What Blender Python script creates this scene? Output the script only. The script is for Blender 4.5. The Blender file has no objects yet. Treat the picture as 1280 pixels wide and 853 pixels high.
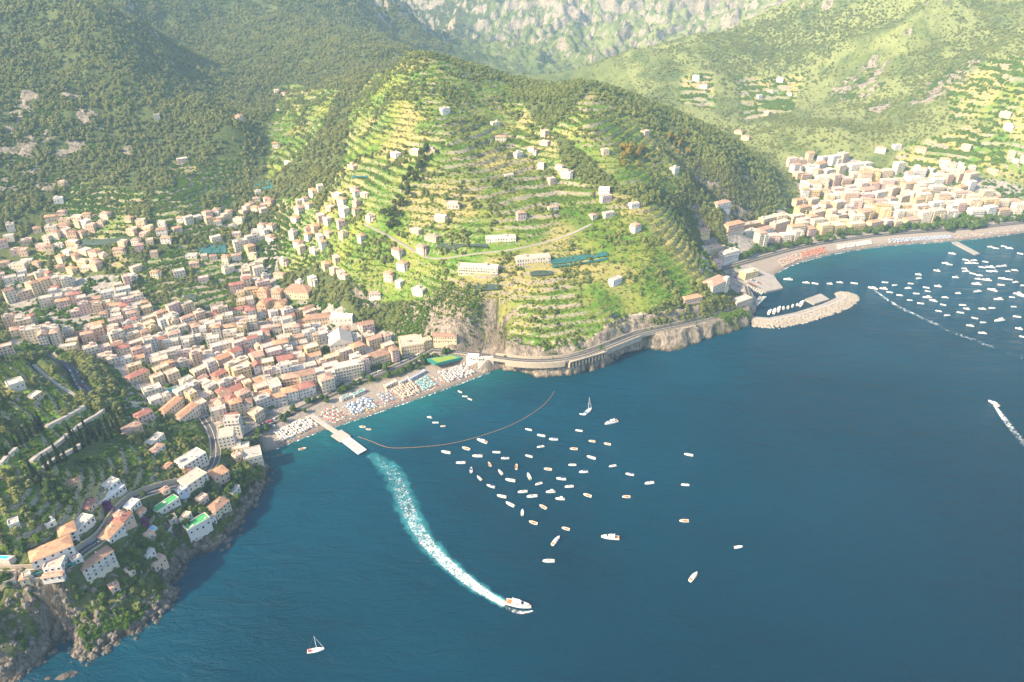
import bpy, bmesh, math, random
import numpy as np
from mathutils import Vector

SC = bpy.context.scene
COL = SC.collection
random.seed(7)
RNG = np.random.default_rng(11)

# ------------------------------------------------------------------ camera
CAM_H = 400.0
PITCH = math.radians(30.0)
FPX = 853.33            # focal length in photo pixels (24 mm on a 36 mm frame)
cam_d = bpy.data.cameras.new('camera')
cam_d.sensor_width = 36.0
cam_d.lens = 24.0
cam_d.clip_start = 1.0
cam_d.clip_end = 20000.0
cam = bpy.data.objects.new('camera', cam_d)
COL.objects.link(cam)
cam.location = (0.0, 0.0, CAM_H)
cam.rotation_euler = (math.pi / 2 - PITCH, 0.0, 0.0)
SC.camera = cam

# ------------------------------------------------------------------ sky and sun
SUN_EL = math.radians(36.0)
SUN_AZ = math.radians(-118.0)       # to the sun, clockwise from +Y (the view direction)
world = bpy.data.worlds.new('World')
SC.world = world
world.use_nodes = True
wn = world.node_tree.nodes
wl = world.node_tree.links
wn.clear()
w_out = wn.new('ShaderNodeOutputWorld')
w_bg = wn.new('ShaderNodeBackground')
w_sky = wn.new('ShaderNodeTexSky')
w_sky.sky_type = 'NISHITA'
w_sky.sun_disc = False
w_sky.sun_elevation = SUN_EL
w_sky.sun_rotation = SUN_AZ
w_sky.altitude = 100.0
w_sky.air_density = 1.0
w_sky.dust_density = 2.0
w_bg.inputs['Strength'].default_value = 0.15
wl.new(w_sky.outputs[0], w_bg.inputs[0])
wl.new(w_bg.outputs[0], w_out.inputs[0])

sun_d = bpy.data.lights.new('sun', 'SUN')
sun_d.energy = 4.8
sun_d.angle = math.radians(0.6)
sun_d.color = (1.0, 0.80, 0.51)
sun = bpy.data.objects.new('sun', sun_d)
COL.objects.link(sun)
to_sun = Vector((math.sin(SUN_AZ) * math.cos(SUN_EL), math.cos(SUN_AZ) * math.cos(SUN_EL), math.sin(SUN_EL)))
sun.rotation_euler = to_sun.to_track_quat('Z', 'Y').to_euler()
sun.location = (-600, 0, 900)

SC.view_settings.view_transform = 'Standard'
SC.view_settings.look = 'None'
SC.view_settings.gamma = 1.0
SC.view_settings.use_curve_mapping = False
SC.view_settings.exposure = 1.34
SC.cycles.use_denoising = True
SC.cycles.max_bounces = 5
SC.cycles.diffuse_bounces = 2
SC.cycles.glossy_bounces = 2
SC.cycles.transmission_bounces = 2
SC.cycles.transparent_max_bounces = 6
SC.cycles.volume_bounces = 1
SC.cycles.volume_step_rate = 4.0
SC.cycles.sample_clamp_indirect = 4.0

# ------------------------------------------------------------------ pixel geometry
CP_, SP_ = math.cos(PITCH), math.sin(PITCH)
def ray(px, py):
    u = (px - 640.0) / FPX
    v = (py - 426.5) / FPX
    return (u, CP_ - v * SP_, -(SP_ + v * CP_))
def PZ(px, py, z):
    d = ray(px, py)
    s = (z - CAM_H) / d[2]
    return (d[0] * s, d[1] * s, z)
def PY(px, py, y):
    d = ray(px, py)
    s = y / d[1]
    return (d[0] * s, y, CAM_H + d[2] * s)
def to_pix(x, y, z):
    zc = z - CAM_H
    dep = y * CP_ - zc * SP_
    up = y * SP_ + zc * CP_
    return 640.0 + FPX * x / dep, 426.5 - FPX * up / dep, dep

# ------------------------------------------------------------------ noise
def _hash(ix, iy, seed):
    h = (ix.astype(np.int64) * 374761393 + iy.astype(np.int64) * 668265263 + seed * 1274126177) & 0xFFFFFFFF
    h = ((h ^ (h >> 13)) * 1274126177) & 0xFFFFFFFF
    h = h ^ (h >> 16)
    return (h & 0xFFFFFF) / float(0xFFFFFF)
_PERM = np.random.default_rng(3).permutation(1024).astype(np.int32)
_COS = np.cos(np.arange(1024) / 1024 * 2 * np.pi).astype(np.float32); _SIN = np.sin(np.arange(1024) / 1024 * 2 * np.pi).astype(np.float32)
def vnoise(x, y, seed=0):
    x = np.asarray(x, float); y = np.asarray(y, float)
    ix = np.floor(x); iy = np.floor(y)
    fx = x - ix; fy = y - iy
    ux = fx * fx * fx * (fx * (fx * 6 - 15) + 10); uy = fy * fy * fy * (fy * (fy * 6 - 15) + 10)
    jx = ix.astype(np.int32); jy = iy.astype(np.int32)
    def g(dx, dy):
        a = _PERM[(_PERM[(jx + dx + seed * 57) & 1023] + jy + dy) & 1023]
        return _COS[a] * (fx - dx) + _SIN[a] * (fy - dy)
    n = (g(0, 0) * (1 - ux) + g(1, 0) * ux) * (1 - uy) + (g(0, 1) * (1 - ux) + g(1, 1) * ux) * uy
    return n * 1.5
def fbm(x, y, seed=0, octs=4, gain=0.5):
    a = 1.0; s = 0.0; f = 1.0
    for k in range(octs):
        s = s + a * vnoise(x * f + k * 17.3, y * f - k * 9.1, seed + k)
        a *= gain; f *= 2.03
    return s
def ridged(x, y, seed=0, octs=4):
    a = 1.0; s = 0.0; f = 1.0; t = 0.0
    for k in range(octs):
        s = s + a * (1 - 2 * np.abs(vnoise(x * f + k * 31.7, y * f + k * 5.3, seed + k)))
        t += a; a *= 0.5; f *= 2.07
    return s / t
def sstep(a, b, x):
    t = np.clip((x - a) / (b - a), 0, 1)
    return t * t * (3 - 2 * t)

# ------------------------------------------------------------------ the lie of the land
CPTS = []
def cy(px, py, y): CPTS.append(PY(px, py, y))
def cz(px, py, z): CPTS.append(PZ(px, py, z))
# promontory between the two towns: seaward face, crest and flanks
for a in ((620, 300, 770), (620, 240, 857), (560, 180, 956), (530, 120, 1082), (510, 68, 1219), (700, 330, 745), (800, 300, 790),
          (860, 340, 760), (560, 75, 1240), (600, 87, 1250), (640, 100, 1245), (680, 109, 1230), (730, 105, 1150), (760, 131, 1100),
          (830, 152, 1130), (870, 162, 1150), (920, 182, 1180), (958, 206, 1195), (972, 238, 1140), (900, 250, 990), (850, 270, 890), (640, 160, 1065),
          (740, 165, 985), (700, 215, 925), (780, 230, 890), (760, 270, 830), (690, 270, 815), (480, 250, 850), (440, 210, 950), (400, 240, 935), (520, 300, 780),
          (450, 300, 800), (580, 380, 684), (540, 398, 684), (500, 380, 716), (440, 350, 752), (600, 430, 648), (680, 400, 664), (640, 360, 706),
          (760, 400, 672), (820, 380, 705), (880, 372, 735), (460, 120, 1250), (440, 160, 1090), (400, 150, 1230), (560, 340, 735), (480, 200, 955), (910, 215, 1085), (850, 210, 985), (800, 190, 990),
          # valley and hills behind the left town
          (330, 185, 1180), (300, 140, 1350), (400, 120, 1350), (200, 60, 1650), (300, 80, 1650), (400, 90, 1650), (230, 95, 1440),
          (270, 0, 2000), (200, 0, 1900), (380, 40, 1900), (440, 47, 1800), (500, 69, 1700), (300, 15, 1980),
          (0, 20, 1400), (60, 45, 1360), (120, 68, 1320), (190, 112, 1250), (250, 140, 1210), (300, 162, 1180), (0, 100, 1200), (100, 150, 1130), (0, 200, 1000), (100, 220, 1000),
          (200, 180, 1130), (200, 240, 960), (0, 270, 890), (100, 290, 880), (270, 240, 1000), (270, 280, 910), (200, 330, 820), (0, 330, 825),
          (100, 350, 790), (60, 0, 1480), (150, 20, 1500),
          # right town's valley and the mountains behind
          (930, 168, 1500), (880, 142, 1620), (1150, 200, 1290), (1250, 170, 1300), (1280, 200, 1235), (1100, 150, 1500), (1200, 120, 1450), (1280, 100, 1400),
          (1050, 100, 1750), (1150, 60, 1700), (1250, 40, 1650), (1280, 0, 1800), (1190, 0, 1850), (1000, 50, 1900), (950, 100, 1800), (900, 100, 1780), (1000, 0, 2150), (850, 50, 2050),
          (692, 102, 1900), (760, 76, 2000), (950, 20, 2100), (900, 35, 2080), (805, 63, 2020), (1040, 160, 1420), (980, 150, 1560), (850, 110, 1760), (790, 105, 1800),
          (350, 8, 3400), (500, 40, 3100), (600, 60, 2850), (690, 90, 2430), (600, 0, 3600), (740, 0, 3450), (700, 50, 2950), (850, 25, 3200), (780, 58, 2850), (450, 0, 3650)):
    cy(*a)
for a in ((335, 235, 70), (350, 240, 76), (350, 215, 100), (330, 330, 34), (400, 380, 17), (470, 400, 12), (530, 432, 8), (0, 400, 18), (150, 430, 12), (250, 400, 11), (300, 470, 6), (350, 440, 8),
          (450, 450, 6), (560, 440, 9), (400, 500, 3), (620, 449, 15), (680, 452, 17), (740, 441, 19), (800, 416, 20), (860, 405, 20), (920, 388, 17), (935, 368, 5), (900, 340, 6), (880, 320, 8),
          (0, 480, 62), (50, 450, 48), (90, 470, 42), (150, 505, 30), (0, 432, 38), (60, 430, 22), (100, 440, 15), (100, 530, 50), (40, 560, 68), (180, 560, 36), (250, 550, 22), (0, 600, 84), (100, 600, 62), (200, 600, 34), (270, 600, 20),
          (300, 590, 15), (310, 560, 10), (0, 700, 58), (50, 715, 52), (100, 700, 44), (140, 640, 44), (200, 690, 24), (240, 640, 22), (30, 780, 26), (100, 770, 17), (150, 730, 24), (0, 760, 38), (0, 820, 20), (170, 520, 26), (230, 520, 10), (200, 490, 10),
          (990, 262, 9), (960, 270, 11), (930, 280, 10), (905, 289, 9), (985, 256, 12), (1012, 246, 14), (1005, 234, 18),  (1050, 230, 20), (1000, 212, 26), (1100, 222, 24), (1200, 250, 16), (1280, 240, 18), (1050, 290, 4), (950, 300, 4), (1000, 310, 2.5), (890, 292, 9), (1150, 280, 5), (1250, 275, 5)):
    cz(*a)
CPTS += [(-1000, 700, 235), (-1050, 1000, 330), (-1350, 1300, 480), (-900, 350, 190), (-1400, 800, 430), (-700, 60, 120), (-600, 300, 110), (-1500, 1800, 600), (-1000, 2050, 430), (-500, 2450, 300),
         (-800, 3000, 420), (100, 1600, 110), (200, 1850, 50), (-100, 1800, 110), (350, 1500, 55), (530, 1340, 28), (0, 2150, 70), (-300, 2200, 130),
         (-500, 4600, 700), (300, 4600, 780), (1000, 4400, 720), (1800, 3300, 640), (1500, 2300, 460), (2200, 1800, 480), (1700, 1500, 330), (1400, 1250, 130), (1300, 1180, 60),
         (330, 2250, 45), (560, 2350, 65), (830, 2450, 100), (180, 2180, 45), (-1500, 3300, 800), (-1800, 300, 420), (-1300, -100, 260), (2400, 1200, 300), (1700, 1000, 90), (-2200, 2000, 700), (2600, 2800, 700)]
CPTS = np.array(CPTS)
def tps_fit(P, lam=2e-4):
    X = P[:, :2] / 1000.0
    n = len(P)
    d2 = ((X[:, None] - X[None]) ** 2).sum(-1)
    K = 0.5 * d2 * np.log(d2 + 1e-12) + lam * np.eye(n)
    A = np.zeros((n + 3, n + 3)); A[:n, :n] = K
    Q = np.c_[np.ones(n), X]; A[:n, n:] = Q; A[n:, :n] = Q.T
    return np.linalg.solve(A, np.r_[P[:, 2], 0, 0, 0])
TW = tps_fit(CPTS)
def tps(x, y):
    x = np.asarray(x, float).ravel() / 1000; y = np.asarray(y, float).ravel() / 1000
    out = TW[-3] + TW[-2] * x + TW[-1] * y
    for i in range(len(CPTS)):
        d2 = (x - CPTS[i, 0] / 1000) ** 2 + (y - CPTS[i, 1] / 1000) ** 2
        out += TW[i] * 0.5 * d2 * np.log(d2 + 1e-12)
    return out

# coast, traced at sea level: (px, py, kind) kind c = cliff, b = beach, q = quay
COASTPX = [(-60, 880, 'c'), (0, 851, 'c'), (18, 848, 'c'), (38, 836, 'c'), (52, 822, 'c'), (72, 806, 'c'), (86, 788, 'c'), (89, 800, 'c'), (92, 820, 'c'), (104, 828, 'c'), (118, 820, 'c'), (140, 806, 'c'), (165, 792, 'c'), (190, 776, 'c'),
           (212, 760, 'c'), (220, 742, 'c'), (214, 730, 'c'), (228, 715, 'c'), (240, 694, 'c'), (262, 690, 'c'), (284, 678, 'c'), (302, 654, 'c'), (318, 630, 'c'), (334, 604, 'c'), (339, 588, 'c'), (330, 574, 'c'), (328, 566, 'b'),
           (345, 562, 'b'), (380, 548, 'b'), (405, 538, 'b'), (440, 527, 'b'), (480, 513, 'b'), (530, 496, 'b'), (580, 478, 'b'), (610, 466, 'b'), (626, 461, 'c'),
           (640, 464, 'c'), (655, 468, 'c'), (675, 469, 'c'), (692, 472, 'c'), (706, 468, 'c'), (740, 464, 'c'), (757, 458, 'c'), (775, 446, 'c'), (790, 438, 'c'), (806, 436, 'c'), (830, 440, 'c'), (850, 439, 'c'), (868, 430, 'c'), (882, 426, 'c'),
           (905, 417, 'c'), (926, 413, 'c'), (938, 409, 'c'), (942, 398, 'c'), (944, 388, 'q'), (947, 377, 'q'), (940, 366, 'q'), (932, 356, 'q'), (958, 366, 'q'), (978, 360, 'q'), (970, 350, 'q'), (968, 344, 'b'), (985, 334, 'b'), (1010, 325, 'b'), (1050, 316, 'b'),
           (1090, 310, 'b'), (1130, 306, 'b'), (1180, 303, 'b'), (1230, 298, 'b'), (1280, 291, 'b')]
COAST = [PZ(a, b, 0)[:2] for a, b, c in COASTPX]
CK = [c for a, b, c in COASTPX]
COAST = [(-900, -300), (-620, -40), (-430, 150)] + COAST + [(1020, 1075), (1250, 1040), (1420, 900), (1700, 760), (2300, 620), (4200, 300)]
CK = ['c'] * 3 + CK + ['b', 'c', 'c', 'c', 'c', 'c']
COAST = np.array(COAST)
LANDPOLY = np.vstack([COAST, [(4200, 6500), (-4200, 6500), (-4200, -2500), (-900, -2500)]])
def inpoly(x, y, poly):
    x = np.asarray(x); y = np.asarray(y)
    ins = np.zeros(x.shape, bool)
    n = len(poly)
    for i in range(n):
        x0, y0 = poly[i][0], poly[i][1]; x1, y1 = poly[(i + 1) % n][0], poly[(i + 1) % n][1]
        if y0 == y1: continue
        c = ((y0 > y) != (y1 > y)) & (x < (x1 - x0) * (y - y0) / (y1 - y0) + x0)
        ins ^= c
    return ins
def coast_dist(x, y):
    x = np.asarray(x, float); y = np.asarray(y, float)
    best = np.full(x.shape, 1e9); kind = np.zeros(x.shape, np.int8)
    for i in range(len(COAST) - 1):
        ax, ay = COAST[i]; bx, by = COAST[i + 1]
        ex, ey = bx - ax, by - ay
        t = np.clip(((x - ax) * ex + (y - ay) * ey) / (ex * ex + ey * ey), 0, 1)
        d = np.hypot(x - ax - t * ex, y - ay - t * ey)
        m = d < best
        best = np.where(m, d, best); kind = np.where(m, {'c': 0, 'b': 1, 'q': 2}[CK[i]], kind)
    return np.where(inpoly(x, y, LANDPOLY), best, -best), kind
def line_dist(x, y, pts):
    best = np.full(np.shape(x), 1e9); zz = np.zeros(np.shape(x))
    for i in range(len(pts) - 1):
        ax, ay, az = pts[i]; bx, by, bz = pts[i + 1]
        ex, ey = bx - ax, by - ay
        t = np.clip(((x - ax) * ex + (y - ay) * ey) / (ex * ex + ey * ey + 1e-9), 0, 1)
        d = np.hypot(x - ax - t * ex, y - ay - t * ey)
        m = d < best
        best = np.where(m, d, best); zz = np.where(m, az + t * (bz - az), zz)
    return best, zz

# polar sheet: finest near the viewpoint, coarser far away
RS = [225.0]
while RS[-1] < 1130: RS.append(RS[-1] * 1.0028)
while RS[-1] < 2200: RS.append(RS[-1] * 1.0045)
while RS[-1] < 4000: RS.append(RS[-1] * 1.0045)
while RS[-1] < 5800: RS.append(RS[-1] * 1.018)
RS = np.array(RS)
TH = np.r_[np.arange(-84, -44, 1.0), np.arange(-44, 41.0, 0.145), np.arange(41.0, 66, 1.0)]
TH = np.unique(np.round(TH, 4)) * math.pi / 180
GR, GT = np.meshgrid(RS, TH, indexing='ij')
GX = GR * np.sin(GT); GY = GR * np.cos(GT)
NR, NT = GX.shape
# ------------------------------------------------------------------ heights on the sheet
_si = np.unique(np.r_[np.arange(0, NR, 3), NR - 1]); _sj = np.unique(np.r_[np.arange(0, NT, 3), NT - 1])
_zc = tps(GX[np.ix_(_si, _sj)], GY[np.ix_(_si, _sj)]).reshape(len(_si), len(_sj))
_zr = np.stack([np.interp(np.arange(NR), _si, _zc[:, k]) for k in range(len(_sj))], 1)
ZB = np.stack([np.interp(np.arange(NT), _sj, _zr[k]) for k in range(NR)], 0)
ZB = np.where(ZB > 520, 520 + 260 * np.tanh((ZB - 520) / 600), ZB)
def grid_idx(x, y):
    r = np.hypot(x, y); t = np.arctan2(x, y)
    fi = np.clip(np.interp(r, RS, np.arange(NR)), 0, NR - 1.001)
    fj = np.clip(np.interp(t, TH, np.arange(NT)), 0, NT - 1.001)
    return fi, fj
def sample(Z, x, y):
    fi, fj = grid_idx(np.asarray(x, float), np.asarray(y, float))
    i = fi.astype(int); j = fj.astype(int); a = fi - i; b = fj - j
    return Z[i, j] * (1 - a) * (1 - b) + Z[i + 1, j] * a * (1 - b) + Z[i, j + 1] * (1 - a) * b + Z[i + 1, j + 1] * a * b
def hit(px, py, Z):
    d = np.array(ray(px, py))
    s0 = 0.0
    if d[2] > -1e-3: s1 = 5000.0
    else: s1 = min(5000.0, CAM_H / -d[2])
    ss = np.linspace(230.0, s1, 1600)
    zz = CAM_H + d[2] * ss
    h = sample(Z, d[0] * ss, d[1] * ss)
    k = np.nonzero(zz <= h)[0]
    k = k[0] if len(k) else len(ss) - 1
    s = ss[k]
    if k > 0:
        f0 = zz[k - 1] - h[k - 1]; f1 = zz[k] - h[k]
        if f0 > f1: s = ss[k - 1] + (ss[k] - ss[k - 1]) * np.clip(f0 / (f0 - f1), 0, 1)
    return (d[0] * s, d[1] * s, CAM_H + d[2] * s)

D, KIND = coast_dist(GX, GY)
cliffy = (KIND == 0)
Dn = D + np.where(cliffy, np.where(GX > -100, 5.0, 3.6) * fbm(GX / 18.0, GY / 18.0, 5, 4) + 1.2 * fbm(GX / 4.0, GY / 4.0, 9, 2), 0.8 * fbm(GX / 20, GY / 20, 6, 2))
Dn = np.where(KIND == 2, D, Dn)

# mountain relief: gullies and crags, growing with height and distance
far = np.hypot(GX, GY)
amp = 2.0 + 24 * sstep(60, 260, ZB) * sstep(850, 1500, far) + 50 * sstep(2100, 3000, far)
amp *= np.where((GX > -330) & (GX < 480) & (GY < 1330), 0.22, 1.0)
wx = GX + 60 * fbm(GX / 300, GY / 300, 21, 2); wy = GY + 60 * fbm(GX / 300, GY / 300, 41, 2)
bigr = sstep(1250, 1500, GY) * (GX > 150) + sstep(2000, 2300, GY)
bigr = np.clip(bigr, 0, 1)
REL = amp * ((ridged(wx / 260, wy / 260, 3, 5) - 0.35) * (1 - bigr) + bigr * 2.0 * (ridged(wx / 430, wy / 430, 8, 5) - 0.45)) + amp * (0.16 + 0.2 * sstep(2000, 2600, far)) * fbm(GX / 34, GY / 34, 77, 4)
ZN = ZB + REL * sstep(0, 60, D)
ZN = np.maximum(ZN, 1.6 + 0.02 * np.clip(D, 0, 200))

# ---- zones, given as outlines on the base land
def wpoly(pts):
    return [hit(a, b, ZB)[:2] for a, b in pts]
Z_TERR = [wpoly(p) for p in (
    [(440, 130), (470, 96), (512, 74), (560, 80), (600, 92), (640, 108), (660, 140), (690, 165), (705, 215), (760, 240), (810, 255), (868, 300), (884, 350), (862, 368), (800, 395), (735, 424), (700, 436), (610, 436), (575, 405), (500, 376), (440, 352), (390, 330), (400, 262), (430, 200)],
    [(685, 165), (735, 112), (800, 150), (860, 200), (850, 246), (780, 238)],
    [(330, 165), (360, 98), (425, 112), (375, 205), (332, 222)])]
Z_FIELD = [wpoly(p) for p in (
    [(170, 330), (250, 300), (335, 285), (310, 340), (300, 385), (200, 385), (172, 360)], [(50, 300), (170, 292), (160, 335), (60, 352), (40, 330)],
    [(190, 240), (290, 236), (300, 290), (190, 300)], [(95, 225), (180, 240), (180, 292), (50, 298)], [(212, 205), (305, 200), (305, 236), (218, 240)], [(340, 250), (395, 240), (400, 330), (350, 340)], [(0, 560), (95, 592), (180, 545), (282, 532), (262, 590), (200, 615), (110, 655), (0, 690)])]
Z_FARTERR = [wpoly(p) for p in (
    [(1120, 182), (1200, 160), (1280, 140), (1280, 228), (1190, 212), (1120, 212)], [(1180, 85), (1280, 60), (1280, 150), (1190, 150)], [(920, 90), (1005, 90), (990, 140), (930, 150)], [(850, 95), (890, 92), (895, 135), (850, 130)])]
Z_TOWN = [wpoly(p) for p in (
    [(0, 330), (60, 352), (150, 345), (172, 365), (200, 388), (300, 390), (290, 320), (322, 285), (345, 300), (350, 362), (440, 392), (500, 420), (560, 432), (560, 442), (480, 470), (400, 500), (330, 535), (300, 580), (285, 560), (262, 528), (230, 512), (180, 545), (150, 522), (160, 480), (140, 455), (90, 440), (0, 452)],
    [(870, 335), (886, 292), (960, 272), (1000, 255), (985, 200), (1050, 196), (1120, 212), (1190, 218), (1280, 235), (1280, 285), (1100, 302), (1000, 316), (940, 340), (940, 362), (900, 366)])]
Z_FIELD.append(wpoly([(0, 440), (60, 470), (110, 510), (150, 520), (100, 530), (60, 560), (0, 570)]))
Z_LEFTCOAST = wpoly([(0, 690), (110, 655), (200, 615), (262, 590), (300, 575), (335, 600), (290, 670), (240, 690), (190, 760), (60, 800), (0, 840)])
def zmask(polys):
    m = np.zeros(GX.shape, bool)
    for p in polys: m |= inpoly(GX, GY, p)
    return m
M_TERR = zmask(Z_TERR); M_FIELD = zmask(Z_FIELD); M_FTERR = zmask(Z_FARTERR); M_TOWN = zmask(Z_TOWN); M_LC = zmask([Z_LEFTCOAST])

# ---- terraces: treads and walls
def terrace(Z, h, wall, wob):
    cell = np.floor((GX + 22 * vnoise(GX / 50, GY / 50, 52)) / 95) * 7 + np.floor((GY + 22 * vnoise(GX / 50, GY / 50, 53)) / 120) * 13
    f = Z / h + wob * fbm(GX / 60, GY / 60, 51, 2) + _hash(cell, cell * 3, 5)
    k = np.floor(f); fr = f - k
    up = sstep(1 - wall, 1.0, fr)
    return Z + (up - fr) * h, np.sin(np.pi * np.clip((fr - (1 - wall)) / wall, 0, 1))
ZT, WALL = terrace(ZN, 5.4, 0.26, 0.3)
ZF, WALLF = terrace(ZN, 4.0, 0.36, 0.5)
ZW, WALLW = terrace(ZN, 10.0, 0.4, 0.4)
wall = np.zeros_like(ZN)
for m, z_, w_ in ((M_TERR, ZT, WALL), (M_FIELD, ZF, WALLF), (M_FTERR, ZW, WALLW), (M_LC, ZF, WALLF * 0.7)):
    ZN = np.where(m, z_, ZN); wall = np.where(m, w_, wall)
_lf = inpoly(GX, GY, wpoly([(560, 330), (690, 335), (730, 380), (720, 430), (600, 440), (540, 390)])) | M_FIELD | M_LC
wall = wall * np.where(_lf, 1.0, np.clip(.8 + .4 * fbm(GX / 60, GY / 60, 171, 2), .45, 1.0) * np.where(inpoly(GX, GY, wpoly([(700, 250), (800, 265), (870, 310), (880, 360), (800, 392), (735, 390), (700, 330)])), .35, 1.0))

# ---- coast profile
bs0 = np.hypot(np.gradient(ZB, RS, axis=0), np.gradient(ZB, TH, axis=1) / GR)
cw = np.where(M_LC | (GX < -100), 17.0, 9.0)
s_cliff = np.clip(Dn / cw, 0, 1) ** 0.62
ZC = ZN * s_cliff
crag = ridged((GX + .6 * GY) / 10, (GY - .3 * GX) / 19, 61, 4) * 6.0 - 1.0 + fbm(GX / 3.2, GY / 3.2, 62, 2) * 1.8
_cw = np.maximum(sstep(34, 8, Dn), sstep(.6, 1.0, bs0) * sstep(75, 45, Dn) * (GX < -100))
ZC = ZC + np.where(cliffy, crag * sstep(0, 5, Dn) * _cw * np.where(GX > -150, 0.75, 1.15), 0)
ZBEACH = np.minimum(ZN, 0.055 * np.clip(Dn, 0, None) + 0.05)
ZQ = np.clip(np.minimum(ZN, 2.2), 0, 2.2) * sstep(0, 1.5, Dn)
kb = sstep(42, 60, Dn)
ZBEACH = ZBEACH * (1 - kb) + ZN * kb
kq = sstep(34, 60, Dn)
ZQ = ZQ * (1 - kq) + ZN * kq
Z = np.where(KIND == 0, ZC, np.where(KIND == 1, ZBEACH, ZQ))
Z = np.where(Dn < 0, -0.4 + np.clip(Dn, -40, 0) * np.where(cliffy, 0.6, 0.09), Z)

# ---- roads: (px, py, z) centre lines, half width, blend
ROADPX = {
    'coast_road': ([(540, 437, 9), (580, 441, 11), (620, 447, 15), (650, 451, 17), (680, 452, 18), (710, 449, 19), (740, 441, 20), (775, 427, 20), (800, 417, 20), (830, 411, 20), (860, 405, 19), (900, 395, 17), (925, 387, 14), (938, 374, 8), (934, 358, 4)], 3.4, 9),
    'cliff_road': ([(-30, 720, 53), (20, 720, 52), (52, 718, 50.5), (85, 709, 49), (103, 690, 47.5), (130, 674, 46), (144, 652, 45), (156, 634, 43.5), (174, 621, 41), (204, 611, 36), (231, 606, 31), (255, 597, 26), (268, 580, 21), (271, 560, 16), (266, 538, 11), (255, 522, 8)], 3.6, 7),
    'hillside_road': ([(60, 452, 22), (75, 453, 24), (89, 458, 26), (95, 470, 28), (102, 484, 29), (116, 498, 30)], 4.0, 8),
    'concrete_path': ([(42, 456, 44), (66, 478, 45), (98, 497, 42), (112, 504, 36)], 1.6, 5),
    'terrace_lane': ([(455, 280, 88), (488, 296, 88), (515, 312, 86), (540, 326, 84), (588, 318, 86), (640, 313, 87), (680, 304, 87), (712, 294, 88), (738, 281, 91)], 1.6, 4),
    'seafront_road': ([(296, 556, 5), (316, 541, 4.2), (345, 526, 4), (400, 500, 4), (440, 482, 4), (480, 465, 4.5), (515, 451, 5.5), (540, 437, 9)], 4.5, 8),
    'promenade_road': ([(870, 348, 5), (900, 337, 4), (940, 326, 4), (1000, 309, 4), (1060, 299, 4), (1120, 292, 4), (1200, 287, 4), (1285, 278, 4)], 5.0, 10),
}
ROADS = {}
for nm, (pts, hw, bl) in ROADPX.items():
    W = np.array([hit(p[0], p[1], ZN) if nm == 'terrace_lane' else PZ(*p) for p in pts])
    # smooth the centre line
    for _ in range(2):
        Q = [W[0]]
        for a, b in zip(W[:-1], W[1:]): Q += [0.75 * a + 0.25 * b, 0.25 * a + 0.75 * b]
        W = np.array(Q + [W[-1]])
    ROADS[nm] = (W, hw)
    dist, rz = line_dist(GX, GY, W)
    k = sstep(hw + bl, hw + 1.2, dist)
    if nm in ('coast_road',): k = np.where(D < 7, k * sstep(0.5, 5, Dn), k)
    Z = np.where(Dn > 0, Z * (1 - k) + rz * k, Z)
    wall = wall * (1 - k)
def sampleZ(x, y): return sample(Z, x, y)
def H1(x, y): return float(sample(Z, np.array([x]), np.array([y]))[0])

# slope
gr = np.gradient(Z, RS, axis=0); gt = np.gradient(Z, TH, axis=1) / GR
SL = np.hypot(gr, gt)
beachm = ((KIND == 1) & (D > -30)).astype(float) * sstep(52, 44, D)
bigslope = np.hypot(np.gradient(ZB, RS, axis=0), np.gradient(ZB, TH, axis=1) / GR)
patch = fbm(GX / 70, GY / 70, 91, 3)
crags = [(120, 160, 22), (150, 130, 20), (10, 165, 22), (75, 195, 22), (135, 205, 20), (45, 215, 18), (110, 145, 16), (170, 190, 16), (5, 235, 20), (230, 200, 16), (40, 150, 45), (55, 165, 30), (90, 120, 22), (20, 190, 30), (100, 185, 28), (60, 230, 28), (30, 130, 25), (1070, 110, 70), (1090, 90, 45), (1180, 100, 60), (1200, 80, 40), (1160, 120, 45), (1100, 130, 40), (720, 25, 110), (690, 40, 60), (760, 30, 70), (840, 10, 60),
         (870, 252, 30), (898, 235, 26), (925, 258, 28), (853, 278, 26), (575, 415, 26), (600, 425, 22), (588, 402, 18), (618, 404, 24), (622, 424, 16)]
rockp = np.zeros_like(Z)
for a, b, rr in crags:
    q = hit(a, b, ZB)
    dd = np.hypot(GX - q[0], GY - q[1]) + 14 * patch
    rockp = np.maximum(rockp, sstep(rr, rr * 0.45, dd) * sstep(-0.15, 0.35, fbm(GX / 18, GY / 18, 93, 3) + 0.25))
ccl = hit(545, 418, ZB)
rock = np.maximum(sstep(0.95, 1.5, SL) * (1 - (M_TERR | M_FIELD | M_FTERR) * 1.0), rockp)
rock = np.maximum(rock, np.where(cliffy & (GX > -100), sstep(24, 15, Dn), 0) * (Dn > -50))
rock = np.maximum(rock, np.where(cliffy & (GX <= -100), sstep(14, 7, Dn + 6 * fbm(GX / 14, GY / 14, 99, 2)), 0))
dd = np.hypot(GX - ccl[0], (GY - ccl[1]))
rock = np.maximum(rock, sstep(62, 34, dd + 8 * patch) * sstep(0.45, 0.8, SL))
rock = np.where(M_LC & (Dn > 8), rock * 0.2, rock)
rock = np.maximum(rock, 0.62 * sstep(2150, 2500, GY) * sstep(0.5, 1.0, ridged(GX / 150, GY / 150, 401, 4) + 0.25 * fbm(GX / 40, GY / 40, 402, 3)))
rock = np.where((KIND == 2) & (D < 50), 0.0, rock)
town = M_TOWN.astype(float)
town = np.where((KIND == 2) & (D < 70) & (D > -5), 1.0, town)
terr = (M_TERR | M_FIELD | M_FTERR).astype(float)

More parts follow.
